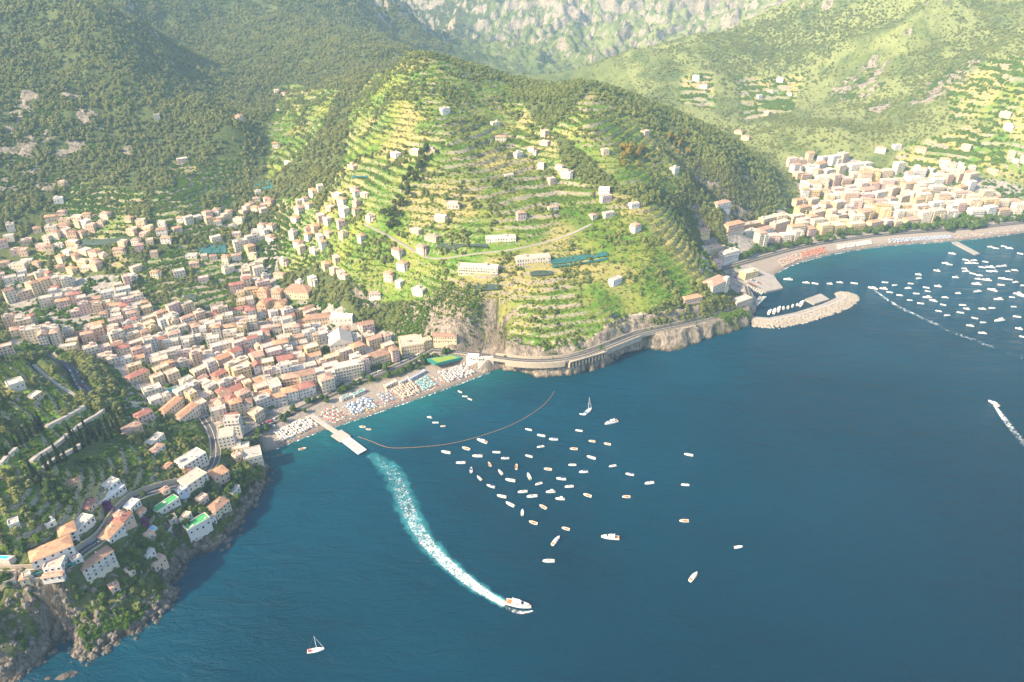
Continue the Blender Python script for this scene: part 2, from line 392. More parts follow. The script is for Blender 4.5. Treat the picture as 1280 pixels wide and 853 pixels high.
land = Dn > -26
idx = -np.ones(NR * NT, int)
keepq = (land[:-1, :-1] | land[1:, :-1] | land[:-1, 1:] | land[1:, 1:])
qi, qj = np.nonzero(keepq)
a = qi * NT + qj
quads = np.stack([a, a + 1, a + NT + 1, a + NT], 1)
used = np.unique(quads)
idx[used] = np.arange(len(used))
quads = idx[quads]
V = np.stack([GX.ravel()[used], GY.ravel()[used], Z.ravel()[used]], 1)

def mesh_np(name, verts, quads, smooth=False):
    me = bpy.data.meshes.new(name)
    verts = np.asarray(verts, np.float32); quads = np.asarray(quads, np.int32)
    k = quads.shape[1]
    me.vertices.add(len(verts)); me.vertices.foreach_set('co', verts.ravel())
    me.loops.add(quads.size); me.loops.foreach_set('vertex_index', quads.ravel())
    me.polygons.add(len(quads)); me.polygons.foreach_set('loop_start', np.arange(0, quads.size, k, dtype=np.int32))
    try: me.polygons.foreach_set('loop_total', np.full(len(quads), k, np.int32))
    except Exception: pass
    me.polygons.foreach_set('use_smooth', np.full(len(quads), smooth))
    me.update(calc_edges=True); me.validate()
    return me
def add_attr(me, name, vals):
    at = me.attributes.new(name, 'FLOAT', 'POINT')
    at.data.foreach_set('value', np.asarray(vals, np.float32).ravel())

# ------------------------------------------------------------------ material helpers
class N:
    """small wrapper to write node trees"""
    def __init__(s, name):
        s.m = bpy.data.materials.new(name); s.m.use_nodes = True
        s.t = s.m.node_tree; s.t.nodes.clear()
        s.out = s.t.nodes.new('ShaderNodeOutputMaterial')
    def n(s, typ, **kw):
        x = s.t.nodes.new(typ)
        for k, v in kw.items(): setattr(x, k, v)
        return x
    def link(s, a, b): s.t.links.new(a, b)
    def put(s, sock, v):
        if hasattr(v, 'is_linked') or isinstance(v, bpy.types.NodeSocket): s.link(v, sock)
        elif isinstance(v, (tuple, list)) and len(v) == 3 and sock.type == 'RGBA': sock.default_value = (*v, 1)
        else: sock.default_value = v
    def attr(s, name, inst=False):
        x = s.n('ShaderNodeAttribute', attribute_name=name)
        if inst: x.attribute_type = 'INSTANCER'
        return x
    def pos(s): return s.n('ShaderNodeNewGeometry').outputs['Position']
    def noise(s, scale, detail=4, rough=0.55, vec=None, dist=0.0):
        x = s.n('ShaderNodeTexNoise')
        x.inputs['Scale'].default_value = scale; x.inputs['Detail'].default_value = detail
        x.inputs['Roughness'].default_value = rough; x.inputs['Distortion'].default_value = dist
        s.link(vec if vec is not None else s.pos(), x.inputs['Vector'])
        return x.outputs['Fac']
    def voro(s, scale, vec=None, feature='F1', out='Distance'):
        x = s.n('ShaderNodeTexVoronoi', feature=feature)
        x.inputs['Scale'].default_value = scale
        s.link(vec if vec is not None else s.pos(), x.inputs['Vector'])
        return x.outputs[out]
    def ramp(s, fac, a, b, lo=0.0, hi=1.0):
        x = s.n('ShaderNodeMapRange', clamp=True)
        s.put(x.inputs['Value'], fac)
        x.inputs['From Min'].default_value = a; x.inputs['From Max'].default_value = b
        x.inputs['To Min'].default_value = lo; x.inputs['To Max'].default_value = hi
        return x.outputs['Result']
    def mix(s, f, a, b, mode='MIX'):
        x = s.n('ShaderNodeMix', data_type='RGBA', blend_type=mode, clamp_factor=True)
        s.put(x.inputs['Factor'], f); s.put(x.inputs['A'] if False else x.inputs[6], a); s.put(x.inputs[7], b)
        return x.outputs[2]
    def math(s, op, a, b=0.0):
        x = s.n('ShaderNodeMath', operation=op)
        s.put(x.inputs[0], a); s.put(x.inputs[1], b)
        return x.outputs[0]
    def bump(s, h, strength=0.5, dist=1.0):
        x = s.n('ShaderNodeBump')
        x.inputs['Strength'].default_value = strength; x.inputs['Distance'].default_value = dist
        s.link(h, x.inputs['Height'])
        return x.outputs['Normal']
    def bsdf(s, col, rough=0.8, normal=None, metal=0.0, spec=0.3, alpha=None, emit=None):
        x = s.n('ShaderNodeBsdfPrincipled')
        s.put(x.inputs['Base Color'], col); s.put(x.inputs['Roughness'], rough)
        x.inputs['Metallic'].default_value = metal; x.inputs['Specular IOR Level'].default_value = spec
        if normal is not None: s.link(normal, x.inputs['Normal'])
        if alpha is not None: s.put(x.inputs['Alpha'], alpha)
        s.link(x.outputs[0], s.out.inputs[0])
        return s.m

def land_material():
    n = N('land')
    rk = n.attr('rock').outputs['Fac']; tw = n.attr('town').outputs['Fac']; tr = n.attr('terr').outputs['Fac']; wl_ = n.attr('wall').outputs['Fac']; bc = n.attr('beach').outputs['Fac']; frw = n.attr('dry').outputs['Fac']
    big = n.noise(0.006, 4); mid = n.noise(0.03, 4); fine = n.noise(0.25, 4); tiny = n.noise(0.9, 3)
    scrub = n.mix(n.ramp(mid, 0.35, 0.65), (0.055, 0.088, 0.026), (0.13, 0.15, 0.045))
    scrub = n.mix(n.ramp(fine, 0.45, 0.7), scrub, (0.155, 0.18, 0.06))
    scrub = n.mix(n.math('MULTIPLY', n.attr('wood').outputs['Fac'], 0.85), scrub, n.mix(n.ramp(fine, 0.35, 0.7), (0.035, 0.058, 0.018), (0.085, 0.10, 0.032)))
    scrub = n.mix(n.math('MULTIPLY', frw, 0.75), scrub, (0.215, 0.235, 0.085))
    tread = n.mix(n.ramp(mid, 0.42, 0.62), (0.085, 0.185, 0.018), (0.22, 0.25, 0.045))
    tread = n.mix(n.ramp(fine, 0.5, 0.72), tread, (0.24, 0.22, 0.08))
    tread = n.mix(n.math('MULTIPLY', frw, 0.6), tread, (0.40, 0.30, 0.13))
    wallc = n.mix(n.ramp(tiny, 0.35, 0.7), (0.19, 0.16, 0.12), (0.44, 0.37, 0.28))
    wallc = n.mix(n.ramp(fine, 0.55, 0.62), wallc, (0.10, 0.13, 0.03))
    col = n.mix(tr, scrub, tread)
    col = n.mix(n.ramp(n.math('ADD', wl_, n.math('MULTIPLY', n.math('SUBTRACT', fine, 0.5), 0.9)), 0.35, 0.6), col, wallc)
    mpr = n.n('ShaderNodeMapping'); n.link(n.pos(), mpr.inputs['Vector']); mpr.inputs['Rotation'].default_value = (0.5, 0.25, 0.4); mpr.inputs['Scale'].default_value = (1.0, 1.0, 0.28)
    cr = n.noise(0.30, 8, 0.72, mpr.outputs[0], 0.8)
    rcol = n.mix(n.ramp(fine, 0.3, 0.7), (0.28, 0.23, 0.18), (0.54, 0.45, 0.35))
    rcol = n.mix(n.ramp(n.noise(0.09, 6, 0.65), 0.52, 0.68), rcol, (0.13, 0.12, 0.105))
    rcol = n.mix(n.ramp(cr, 0.36, 0.52, 0.8, 0.0), rcol, (0.085, 0.078, 0.07))
    rcol = n.mix(n.ramp(mid, 0.56, 0.68), rcol, (0.09, 0.11, 0.045))
    lc = n.attr('leftcoast').outputs['Fac']
    rcol = n.mix(n.math('MULTIPLY', lc, 0.72), rcol, n.mix(n.ramp(cr, 0.42, 0.60), (0.03, 0.027, 0.025), (0.23, 0.20, 0.17)))
    sep = n.n('ShaderNodeSeparateXYZ'); n.link(n.pos(), sep.inputs[0])
    wet = n.ramp(n.math('ADD', sep.outputs['Z'], n.math('MULTIPLY', n.math('SUBTRACT', fine, 0.5), 3.0)), 0.2, 2.6, 1.0, 0.0)
    rcol = n.mix(n.math('MULTIPLY', wet, 0.85), rcol, (0.045, 0.04, 0.033))
    col = n.mix(n.ramp(n.math('ADD', rk, n.math('MULTIPLY', n.math('SUBTRACT', fine, 0.5), 0.8)), 0.35, 0.65), col, rcol)
    tcol = n.mix(n.ramp(fine, 0.4, 0.62), (0.23, 0.205, 0.185), (0.36, 0.32, 0.28))
    tcol = n.mix(n.ramp(mid, 0.55, 0.64), tcol, (0.07, 0.11, 0.03))
    col = n.mix(n.ramp(n.math('ADD', tw, n.math('MULTIPLY', n.math('SUBTRACT', fine, 0.5), 0.5)), 0.4, 0.6), col, tcol)
    scol = n.mix(n.ramp(n.noise(1.6, 4), 0.35, 0.7), (0.215, 0.18, 0.15), (0.36, 0.305, 0.255))
    scol = n.mix(n.ramp(sep.outputs['Z'], 0.1, 0.75, 0.8, 0.0), scol, (0.115, 0.095, 0.08))
    col = n.mix(bc, col, scol)
    h = n.math('ADD', n.math('ADD', n.math('MULTIPLY', fine, 1.0), n.math('MULTIPLY', tiny, 0.5)), n.math('MULTIPLY', n.math('MULTIPLY', cr, rk), 11.0))
    return n.bsdf(col, 0.9, n.bump(h, 0.7, 1.6), spec=0.15)
land_me = mesh_np('terrain', V, quads, True)
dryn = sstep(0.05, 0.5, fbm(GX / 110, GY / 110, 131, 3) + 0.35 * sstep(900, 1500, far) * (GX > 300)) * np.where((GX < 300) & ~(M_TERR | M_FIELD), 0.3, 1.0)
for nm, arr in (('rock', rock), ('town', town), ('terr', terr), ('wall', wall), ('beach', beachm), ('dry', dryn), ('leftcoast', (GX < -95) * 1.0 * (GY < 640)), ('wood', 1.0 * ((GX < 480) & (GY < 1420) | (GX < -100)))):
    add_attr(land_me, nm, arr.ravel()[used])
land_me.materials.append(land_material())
def obj(name, me, mat=None, parent=None, **props):
    o = bpy.data.objects.new(name, me)
    if mat is not None and me is not None and not me.materials: me.materials.append(mat)
    COL.objects.link(o)
    if parent is not None: o.parent = parent
    for k, v in props.items(): o[k] = v
    return o
terrain = obj('terrain', land_me, kind='structure', label='hilly coast with terraced slopes, cliffs and two valley towns')

# ------------------------------------------------------------------ sea
def sea_material():
    n = N('sea_water')
    dp = n.attr('shore').outputs['Fac']
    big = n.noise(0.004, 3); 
    col = n.mix(n.ramp(dp, 0, 620), (0.0, 0.052, 0.092), (0.0, 0.0090, 0.0240))
    col = n.mix(n.ramp(dp, 0, 55, 0.85, 0.0), col, (0.006, 0.105, 0.11))
    col = n.mix(n.ramp(big, 0.35, 0.65, 0.0, 0.7), col, (0.0, 0.017, 0.034))  # broad water tone drift, strengthened to paint in wind-patch reflections
    mp = n.n('ShaderNodeMapping'); n.link(n.pos(), mp.inputs['Vector'])
    mp.inputs['Rotation'].default_value = (0, 0, math.radians(-38)); mp.inputs['Scale'].default_value = (1.0, 2.4, 1.0)
    w1 = n.noise(0.045, 6, 0.62, mp.outputs[0], 0.6); w2 = n.noise(0.35, 4, 0.6, mp.outputs[0], 0.3)
    h = n.math('ADD', n.math('MULTIPLY', w1, 1.0), n.math('MULTIPLY', w2, 0.16))
    wp = n.noise(0.0065, 4, 0.6, mp.outputs[0], 1.2)
    return n.bsdf(col, n.ramp(wp, 0.35, 0.65, 0.08, 0.24), n.bump(n.math('MULTIPLY', h, n.ramp(wp, 0.3, 0.7, 0.6, 1.3)), 0.8, 4.5), spec=0.045)
sr = np.r_[np.arange(60, 1300, 10.0), np.geomspace(1300, 9000, 30)]
st = np.radians(np.arange(-90, 91, 1.0))
SR, ST = np.meshgrid(sr, st, indexing='ij')
SX = SR * np.sin(ST); SY = SR * np.cos(ST)
dsea, _ = coast_dist(SX, SY)
nn, mm = SR.shape
qi, qj = np.meshgrid(np.arange(nn - 1), np.arange(mm - 1), indexing='ij')
a = (qi * mm + qj).ravel()
keep = (np.minimum.reduce([dsea.ravel()[a], dsea.ravel()[a + 1], dsea.ravel()[a + mm], dsea.ravel()[a + mm + 1]]) < 40)
a = a[keep]
sea_me = mesh_np('sea', np.stack([SX.ravel(), SY.ravel(), np.zeros(SX.size)], 1), np.stack([a, a + 1, a + mm + 1, a + mm], 1), True)
_bd = np.full(SX.size, 1e9)
for _i in range(len(COAST) - 1):
    if CK[_i] == 'b':
        _d, _ = line_dist(SX.ravel(), SY.ravel(), [(*COAST[_i], 0), (*COAST[_i + 1], 0)]); _bd = np.minimum(_bd, _d)
add_attr(sea_me, 'shore', np.clip(np.minimum(_bd, 60 - 1.6 * dsea.ravel()), 0, 2000))
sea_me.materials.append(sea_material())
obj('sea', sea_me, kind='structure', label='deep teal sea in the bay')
# ------------------------------------------------------------------ mesh builder
class MB:
    """collects boxes, prisms, tubes into one mesh"""
    def __init__(s): s.v = []; s.f = []
    def poly(s, pts):
        b = len(s.v); s.v += [tuple(p) for p in pts]; s.f.append(tuple(range(b, b + len(pts))))
    def box(s, x0, x1, y0, y1, z0, z1):
        b = len(s.v)
        s.v += [(x0, y0, z0), (x1, y0, z0), (x1, y1, z0), (x0, y1, z0), (x0, y0, z1), (x1, y0, z1), (x1, y1, z1), (x0, y1, z1)]
        s.f += [(b, b + 3, b + 2, b + 1), (b + 4, b + 5, b + 6, b + 7), (b, b + 1, b + 5, b + 4), (b + 1, b + 2, b + 6, b + 5), (b + 2, b + 3, b + 7, b + 6), (b + 3, b, b + 4, b + 7)]
        return s
    def loft(s, rings, cap=True):
        b = len(s.v); k = len(rings[0])
        for r in rings: s.v += [tuple(p) for p in r]
        for i in range(len(rings) - 1):
            for j in range(k):
                a = b + i * k + j; c = b + i * k + (j + 1) % k
                s.f.append((a, c, c + k, a + k))
        if cap:
            s.f.append(tuple(b + j for j in reversed(range(k)))); s.f.append(tuple(b + (len(rings) - 1) * k + j for j in range(k)))
        return s
    def tube(s, p, q, r0, r1=None, k=6):
        p = Vector(p); q = Vector(q); r1 = r0 if r1 is None else r1
        d = (q - p).normalized(); u = d.orthogonal().normalized(); w = d.cross(u)
        s.loft([[p + r0 * (math.cos(t) * u + math.sin(t) * w) for t in [2 * math.pi * j / k for j in range(k)]],
                [q + r1 * (math.cos(t) * u + math.sin(t) * w) for t in [2 * math.pi * j / k for j in range(k)]]])
        return s
    def hip(s, x0, x1, y0, y1, z0, h, ov=0.5, gable=False):
        """tiled roof with eaves, ridge along the longer side"""
        x0 -= ov; x1 += ov; y0 -= ov; y1 += ov
        t = 0.22
        w, d = x1 - x0, y1 - y0
        if w >= d:
            k = 0 if gable else min(d / 2, w * 0.42)
            a, b_ = (x0 + k, (y0 + y1) / 2, z0 + h), (x1 - k, (y0 + y1) / 2, z0 + h)
            c = [(x0, y0, z0), (x1, y0, z0), (x1, y1, z0), (x0, y1, z0)]
            top = [[c[0], c[1], b_, a], [c[2], c[3], a, b_], [c[1], c[2], b_], [c[3], c[0], a]]
        else:
            k = 0 if gable else min(w / 2, d * 0.42)
            a, b_ = ((x0 + x1) / 2, y0 + k, z0 + h), ((x0 + x1) / 2, y1 - k, z0 + h)
            c = [(x0, y0, z0), (x1, y0, z0), (x1, y1, z0), (x0, y1, z0)]
            top = [[c[1], c[2], b_, a], [c[3], c[0], a, b_], [c[0], c[1], a], [c[2], c[3], b_]]
        up = lambda p: (p[0], p[1], p[2] + t)
        for f in top: s.poly([up(p) for p in f])
        for i in range(4):
            p, q = c[i], c[(i + 1) % 4]
            s.poly([p, q, up(q), up(p)])
        s.poly(list(reversed(c)))
        return s
    def build(s, name, mat=None, parent=None, smooth=False, **props):
        me = bpy.data.meshes.new(name); me.from_pydata(s.v, [], s.f)
        if smooth: me.polygons.foreach_set('use_smooth', [True] * len(me.polygons))
        me.update()
        return obj(name, me, mat, parent, **props)
    def mesh(s, name, mat):
        me = bpy.data.meshes.new(name); me.from_pydata(s.v, [], s.f); me.update(); me.materials.append(mat); return me
def empty(name, loc, rz=0.0, **props):
    o = bpy.data.objects.new(name, None); COL.objects.link(o)
    o.empty_display_size = 1.0; o.location = loc; o.rotation_euler = (0, 0, rz)
    for k, v in props.items(): o[k] = v
    return o
CHILDREN = {}
def tree_copy(o, kids, loc, rz, sc=1.0, **props):
    c = o.copy(); COL.objects.link(c); c.location = loc; c.rotation_euler = (0, 0, rz)
    c.scale = (sc, sc, sc) if not hasattr(sc, '__len__') else sc
    for k, v in props.items(): c[k] = v
    for ch in kids:
        d = ch.copy(); COL.objects.link(d); d.parent = c
    return c

# ------------------------------------------------------------------ plain materials
def plain(name, col, rough=0.8, vary=0.15, scale=0.6, spec=0.25, bump=0.0, dark=(0.5, 0.5, 0.5), metal=0.0):
    n = N(name)
    f = n.noise(scale, 5, 0.6); g = n.noise(scale * 6, 3)
    c2 = tuple(a * b for a, b in zip(col, dark))
    c = n.mix(n.ramp(f, 0.35, 0.75, 0.0, vary * 2), col, c2)
    c = n.mix(n.ramp(g, 0.45, 0.75, 0.0, vary), c, c2)
    return n.bsdf(c, rough, n.bump(g, bump, 0.2) if bump else None, spec=spec, metal=metal)
M = {}
for k, c in dict(white=(0.68, 0.63, 0.56), ivory=(0.66, 0.58, 0.46), cream=(0.63, 0.50, 0.34), yellow=(0.64, 0.49, 0.27), peach=(0.63, 0.45, 0.33), pink=(0.66, 0.47, 0.41), grey=(0.52, 0.48, 0.44), stone=(0.50, 0.42, 0.33), orange=(0.66, 0.40, 0.19), blue=(0.50, 0.56, 0.66)).items():
    M['w_' + k] = plain(k + '_plaster', c, 0.88, 0.16, 0.35, 0.15, dark=(0.72, 0.66, 0.58))
def tile_mat(name, col):
    n = N(name)
    f = n.noise(0.5, 5, 0.65); g = n.voro(2.2, out='Color')
    c = n.mix(n.ramp(f, 0.3, 0.7), tuple(a * 0.68 for a in col), tuple(min(1, a * 1.22) for a in col))
    c = n.mix(0.22, c, g, 'MULTIPLY')
    wv = n.n('ShaderNodeTexWave', bands_direction='DIAGONAL'); wv.inputs['Scale'].default_value = 1.4; n.link(n.pos(), wv.inputs['Vector'])
    return n.bsdf(c, 0.85, n.bump(wv.outputs['Fac'], 0.4, 0.12), spec=0.2)
M['r_terracotta'] = tile_mat('terracotta_tiles', (0.48, 0.30, 0.225))
M['r_orange'] = tile_mat('orange_tiles', (0.55, 0.30, 0.18))
M['r_brown'] = tile_mat('weathered_brown_tiles', (0.36, 0.22, 0.155))
M['r_red'] = tile_mat('red_tiles', (0.38, 0.165, 0.13))
M['r_pale'] = plain('pale_flat_roof', (0.53, 0.47, 0.41), 0.9, 0.3, 0.4, dark=(0.6, 0.56, 0.52))
M['r_grey'] = plain('grey_flat_roof', (0.42, 0.38, 0.35), 0.9, 0.3, 0.4, dark=(0.6, 0.56, 0.52))
M['r_rose'] = plain('rose_tiled_terrace', (0.56, 0.40, 0.33), 0.9, 0.3, 0.4, dark=(0.66, 0.6, 0.56))
M['r_white'] = plain('white_sheet_roof', (0.64, 0.62, 0.59), 0.7, 0.12, 0.4)
M['r_green'] = plain('green_roof_felt', (0.07, 0.36, 0.12), 0.75, 0.2, 0.5)
M['r_teal'] = plain('teal_roof', (0.09, 0.33, 0.30), 0.7, 0.2, 0.5)
M['glass'] = plain('dark_window_glass', (0.045, 0.05, 0.06), 0.25, 0.2, 0.9, 0.5)
M['shutter'] = plain('brown_shutter', (0.13, 0.085, 0.055), 0.6, 0.2, 0.9)
M['gshutter'] = plain('green_shutter', (0.05, 0.10, 0.07), 0.6, 0.2, 0.9)
M['frame'] = plain('white_window_frame', (0.78, 0.76, 0.72), 0.6, 0.05)
M['rail'] = plain('iron_railing', (0.12, 0.12, 0.13), 0.5, 0.1)
M['asphalt'] = plain('asphalt', (0.085, 0.08, 0.078), 0.9, 0.25, 0.5)
M['concrete'] = plain('pale_concrete', (0.40, 0.36, 0.32), 0.9, 0.25, 0.3, dark=(0.6, 0.58, 0.55))
M['quay'] = plain('quay_concrete', (0.32, 0.295, 0.27), 0.9, 0.3, 0.15, dark=(0.55, 0.53, 0.5))
M['stonewall'] = plain('stone_wall', (0.46, 0.39, 0.31), 0.92, 0.35, 0.7, bump=0.6, dark=(0.45, 0.42, 0.38))
M['drystone'] = plain('pale_stone_wall', (0.48, 0.41, 0.32), 0.92, 0.45, 0.7, bump=0.6, dark=(0.5, 0.47, 0.43))
M['arch'] = plain('painted_shade_arch_masonry', (0.16, 0.135, 0.11), 0.95, 0.3, 0.7)  # darkened colour paints shade onto the back wall behind the arches
M['paint'] = plain('white_paint', (0.8, 0.8, 0.78), 0.5, 0.05)
M['gel'] = plain('white_gelcoat', (0.82, 0.81, 0.78), 0.3, 0.05, spec=0.5)
M['wood'] = plain('varnished_wood', (0.36, 0.17, 0.07), 0.5, 0.2, 1.5)
M['tan'] = plain('tan_cushion', (0.55, 0.40, 0.26), 0.8, 0.1)
M['navy'] = plain('navy_canvas', (0.03, 0.05, 0.12), 0.7, 0.1)
M['bluecanvas'] = plain('blue_canvas', (0.10, 0.22, 0.42), 0.8, 0.1)
M['redcanvas'] = plain('red_canvas', (0.45, 0.06, 0.05), 0.8, 0.1)
M['black'] = plain('black_engine', (0.03, 0.03, 0.035), 0.4, 0.1)
M['pool'] = plain('pool_water', (0.04, 0.42, 0.62), 0.08, 0.05, spec=0.5)
M['aqua'] = plain('aqua_canvas', (0.30, 0.62, 0.60), 0.8, 0.1)
M['greennet'] = plain('green_shade_net', (0.025, 0.20, 0.17), 0.9, 0.3, 0.4)
M['tealnet'] = plain('teal_shade_net', (0.03, 0.13, 0.125), 0.9, 0.3, 0.4)
M['blacknet'] = plain('dark_shade_net', (0.06, 0.09, 0.07), 0.9, 0.3, 0.4)
M['lawn'] = plain('mown_lawn', (0.22, 0.30, 0.06), 0.95, 0.3, 0.25, dark=(0.6, 0.8, 0.5))
M['boulder'] = plain('limestone_boulder', (0.36, 0.32, 0.27), 0.92, 0.35, 0.25, bump=0.5, dark=(0.45, 0.43, 0.4))
M['darkrock'] = plain('dark_sea_rock', (0.12, 0.105, 0.09), 0.9, 0.4, 0.3, bump=0.6, dark=(0.4, 0.4, 0.4))
M['bark'] = plain('bark', (0.10, 0.07, 0.05), 0.95, 0.2, 2.0)

def leaf_mat(name, dark, light, inst=True):
    n = N(name)
    if inst: tint = n.attr('tint', True).outputs['Fac']
    else: tint = n.n('ShaderNodeObjectInfo').outputs['Random']
    g = n.noise(0.55, 3); 
    c = n.mix(n.math('ADD', n.math('MULTIPLY', tint, 0.75), n.math('MULTIPLY', n.math('SUBTRACT', g, 0.5), 0.7)), dark, light)
    b = n.n('ShaderNodeBsdfPrincipled'); n.link(c, b.inputs['Base Color']); b.inputs['Roughness'].default_value = 0.75; b.inputs['Specular IOR Level'].default_value = 0.2
    tr = n.n('ShaderNodeBsdfTranslucent'); n.link(c, tr.inputs['Color'])
    ms = n.n('ShaderNodeMixShader'); ms.inputs[0].default_value = 0.35
    n.link(b.outputs[0], ms.inputs[1]); n.link(tr.outputs[0], ms.inputs[2]); n.link(ms.outputs[0], n.out.inputs[0])
    return n.m
M['l_forest'] = leaf_mat('woodland_leaves', (0.12, 0.15, 0.055), (0.34, 0.34, 0.105))
M['l_mount'] = leaf_mat('mountain_leaves', (0.12, 0.165, 0.045), (0.29, 0.31, 0.09))
M['l_shrub'] = leaf_mat('grove_leaves', (0.06, 0.14, 0.014), (0.19, 0.27, 0.032))
M['l_dry'] = leaf_mat('dry_scrub_leaves', (0.14, 0.17, 0.045), (0.36, 0.33, 0.10))
M['l_tree'] = leaf_mat('tree_leaves', (0.04, 0.085, 0.02), (0.14, 0.21, 0.04), False)
M['l_cypress'] = leaf_mat('cypress_needles', (0.012, 0.028, 0.014), (0.03, 0.055, 0.022), False)
M['l_gold'] = leaf_mat('golden_leaves', (0.20, 0.15, 0.03), (0.36, 0.27, 0.05), False)
M['l_pine'] = leaf_mat('pine_needles', (0.06, 0.085, 0.025), (0.19, 0.18, 0.05), False)
M['l_bougain'] = leaf_mat('purple_blossom', (0.16, 0.02, 0.13), (0.32, 0.05, 0.24), False)

# ------------------------------------------------------------------ foliage meshes (unit size, about 1 across radius)
def crown_mesh(name, mat, lobes, nleaf, lsize, seed, core=True):
    """lobes: (x, y, z, rx, rz); leaves are small quads spread over and through the lobes"""
    r = random.Random(seed); mb = MB()
    for (x, y, z, rx, rz) in lobes:
        if core:
            rings = []
            for i in range(5):
                ph = -math.pi / 2 + math.pi * (i + 0.5) / 5
                rings.append([(x + rx * .8 * math.cos(ph) * math.cos(t) * r.uniform(.75, 1.1), y + rx * .8 * math.cos(ph) * math.sin(t) * r.uniform(.75, 1.1), z + rz * .8 * math.sin(ph) * r.uniform(.85, 1.1)) for t in [2 * math.pi * (j + .5 * (i % 2)) / 6 for j in range(6)]])
            mb.loft(rings)
        for _ in range(nleaf):
            v = Vector((r.gauss(0, 1), r.gauss(0, 1), r.gauss(0, 1))).normalized() * (r.random() ** 0.25)
            p = Vector((x + v.x * rx, y + v.y * rx, z + v.z * rz))
            nrm = (v + Vector((r.uniform(-.8, .8), r.uniform(-.8, .8), r.uniform(-.3, .9)))).normalized()
            u = nrm.orthogonal().normalized(); w = nrm.cross(u); a = r.uniform(0, 6.28); s_ = lsize * r.uniform(.6, 1.3)
            u, w = math.cos(a) * u + math.sin(a) * w, -math.sin(a) * u + math.cos(a) * w
            mb.poly([p - u * s_ - w * s_ * .6, p + u * s_ - w * s_ * .5, p + u * s_ * .7 + w * s_ * .7, p - u * s_ * .8 + w * s_ * .6])
    return mb.mesh(name, mat)
def rnd_lobes(seed, n, spread, rr, zz=(0.5, 1.1)):
    r = random.Random(seed); out = []
    for i in range(n):
        a = 2 * math.pi * i / n + r.uniform(-.5, .5); d = spread * r.uniform(.5, 1.1)
        q = r.uniform(*rr); out.append((d * math.cos(a), d * math.sin(a), r.uniform(*zz), q, q * r.uniform(.75, 1.0)))
    out.append((0, 0, zz[1] + .15, rr[1], rr[1] * .9))
    return out
def source(name, me):
    return bpy.data.objects.new(name, me)       # mesh source that the scatter below points at
SRC_TREE = [source('broadleaf_source', crown_mesh('broadleaf', M['l_forest'], rnd_lobes(k, 4, .55, (.36, .56), (.45, 1.05)), 34, .24, k)) for k in (1, 2, 3)]
SRC_MOUNT = [source('mountain_source', crown_mesh('mountain_bush', M['l_mount'], rnd_lobes(k, 4, .55, (.36, .56), (.4, .8)), 34, .24, k)) for k in (7, 8)]
SRC_SHRUB = [source('grove_source', crown_mesh('grove_bush', M['l_shrub'], rnd_lobes(k, 3, .6, (.36, .6), (.25, .5)), 26, .3, k)) for k in (4, 5)]
SRC_DRY = [source('scrub_source', crown_mesh('scrub_bush', M['l_dry'], rnd_lobes(6, 2, .45, (.5, .75), (.3, .5)), 18, .24, 6))]

def scatter(name, src, pts, scale, tint, zs=None, **props):
    n = len(pts)
    me = bpy.data.meshes.new(name); me.vertices.add(n); me.vertices.foreach_set('co', np.asarray(pts, np.float32).ravel()); me.update()
    add_attr(me, 'sc', scale); add_attr(me, 'tint', tint); add_attr(me, 'rot', RNG.uniform(0, 6.28, n))
    add_attr(me, 'zs', np.asarray(scale) * (RNG.uniform(.8, 1.25, n) if zs is None else zs))
    ng = bpy.data.node_groups.new(name + '_scatter', 'GeometryNodeTree')
    ng.interface.new_socket('Geometry', in_out='INPUT', socket_type='NodeSocketGeometry'); ng.interface.new_socket('Geometry', in_out='OUTPUT', socket_type='NodeSocketGeometry')
    gi = ng.nodes.new('NodeGroupInput'); go = ng.nodes.new('NodeGroupOutput')
    ip = ng.nodes.new('GeometryNodeInstanceOnPoints'); oi = ng.nodes.new('GeometryNodeObjectInfo')
    oi.inputs['Object'].default_value = src; oi.inputs['As Instance'].default_value = True
    def na(nm):
        x = ng.nodes.new('GeometryNodeInputNamedAttribute'); x.data_type = 'FLOAT'; x.inputs['Name'].default_value = nm; return x.outputs['Attribute']
    cr = ng.nodes.new('ShaderNodeCombineXYZ'); ng.links.new(na('rot'), cr.inputs[2])
    cs = ng.nodes.new('ShaderNodeCombineXYZ'); s_ = na('sc'); ng.links.new(s_, cs.inputs[0]); ng.links.new(s_, cs.inputs[1]); ng.links.new(na('zs'), cs.inputs[2])
    ng.links.new(gi.outputs[0], ip.inputs['Points']); ng.links.new(oi.outputs['Geometry'], ip.inputs['Instance'])
    ng.links.new(cr.outputs[0], ip.inputs['Rotation']); ng.links.new(cs.outputs[0], ip.inputs['Scale']); ng.links.new(ip.outputs[0], go.inputs[0])
    o = obj(name, me, None, **props)
    md = o.modifiers.new('scatter', 'NODES'); md.node_group = ng
    return o

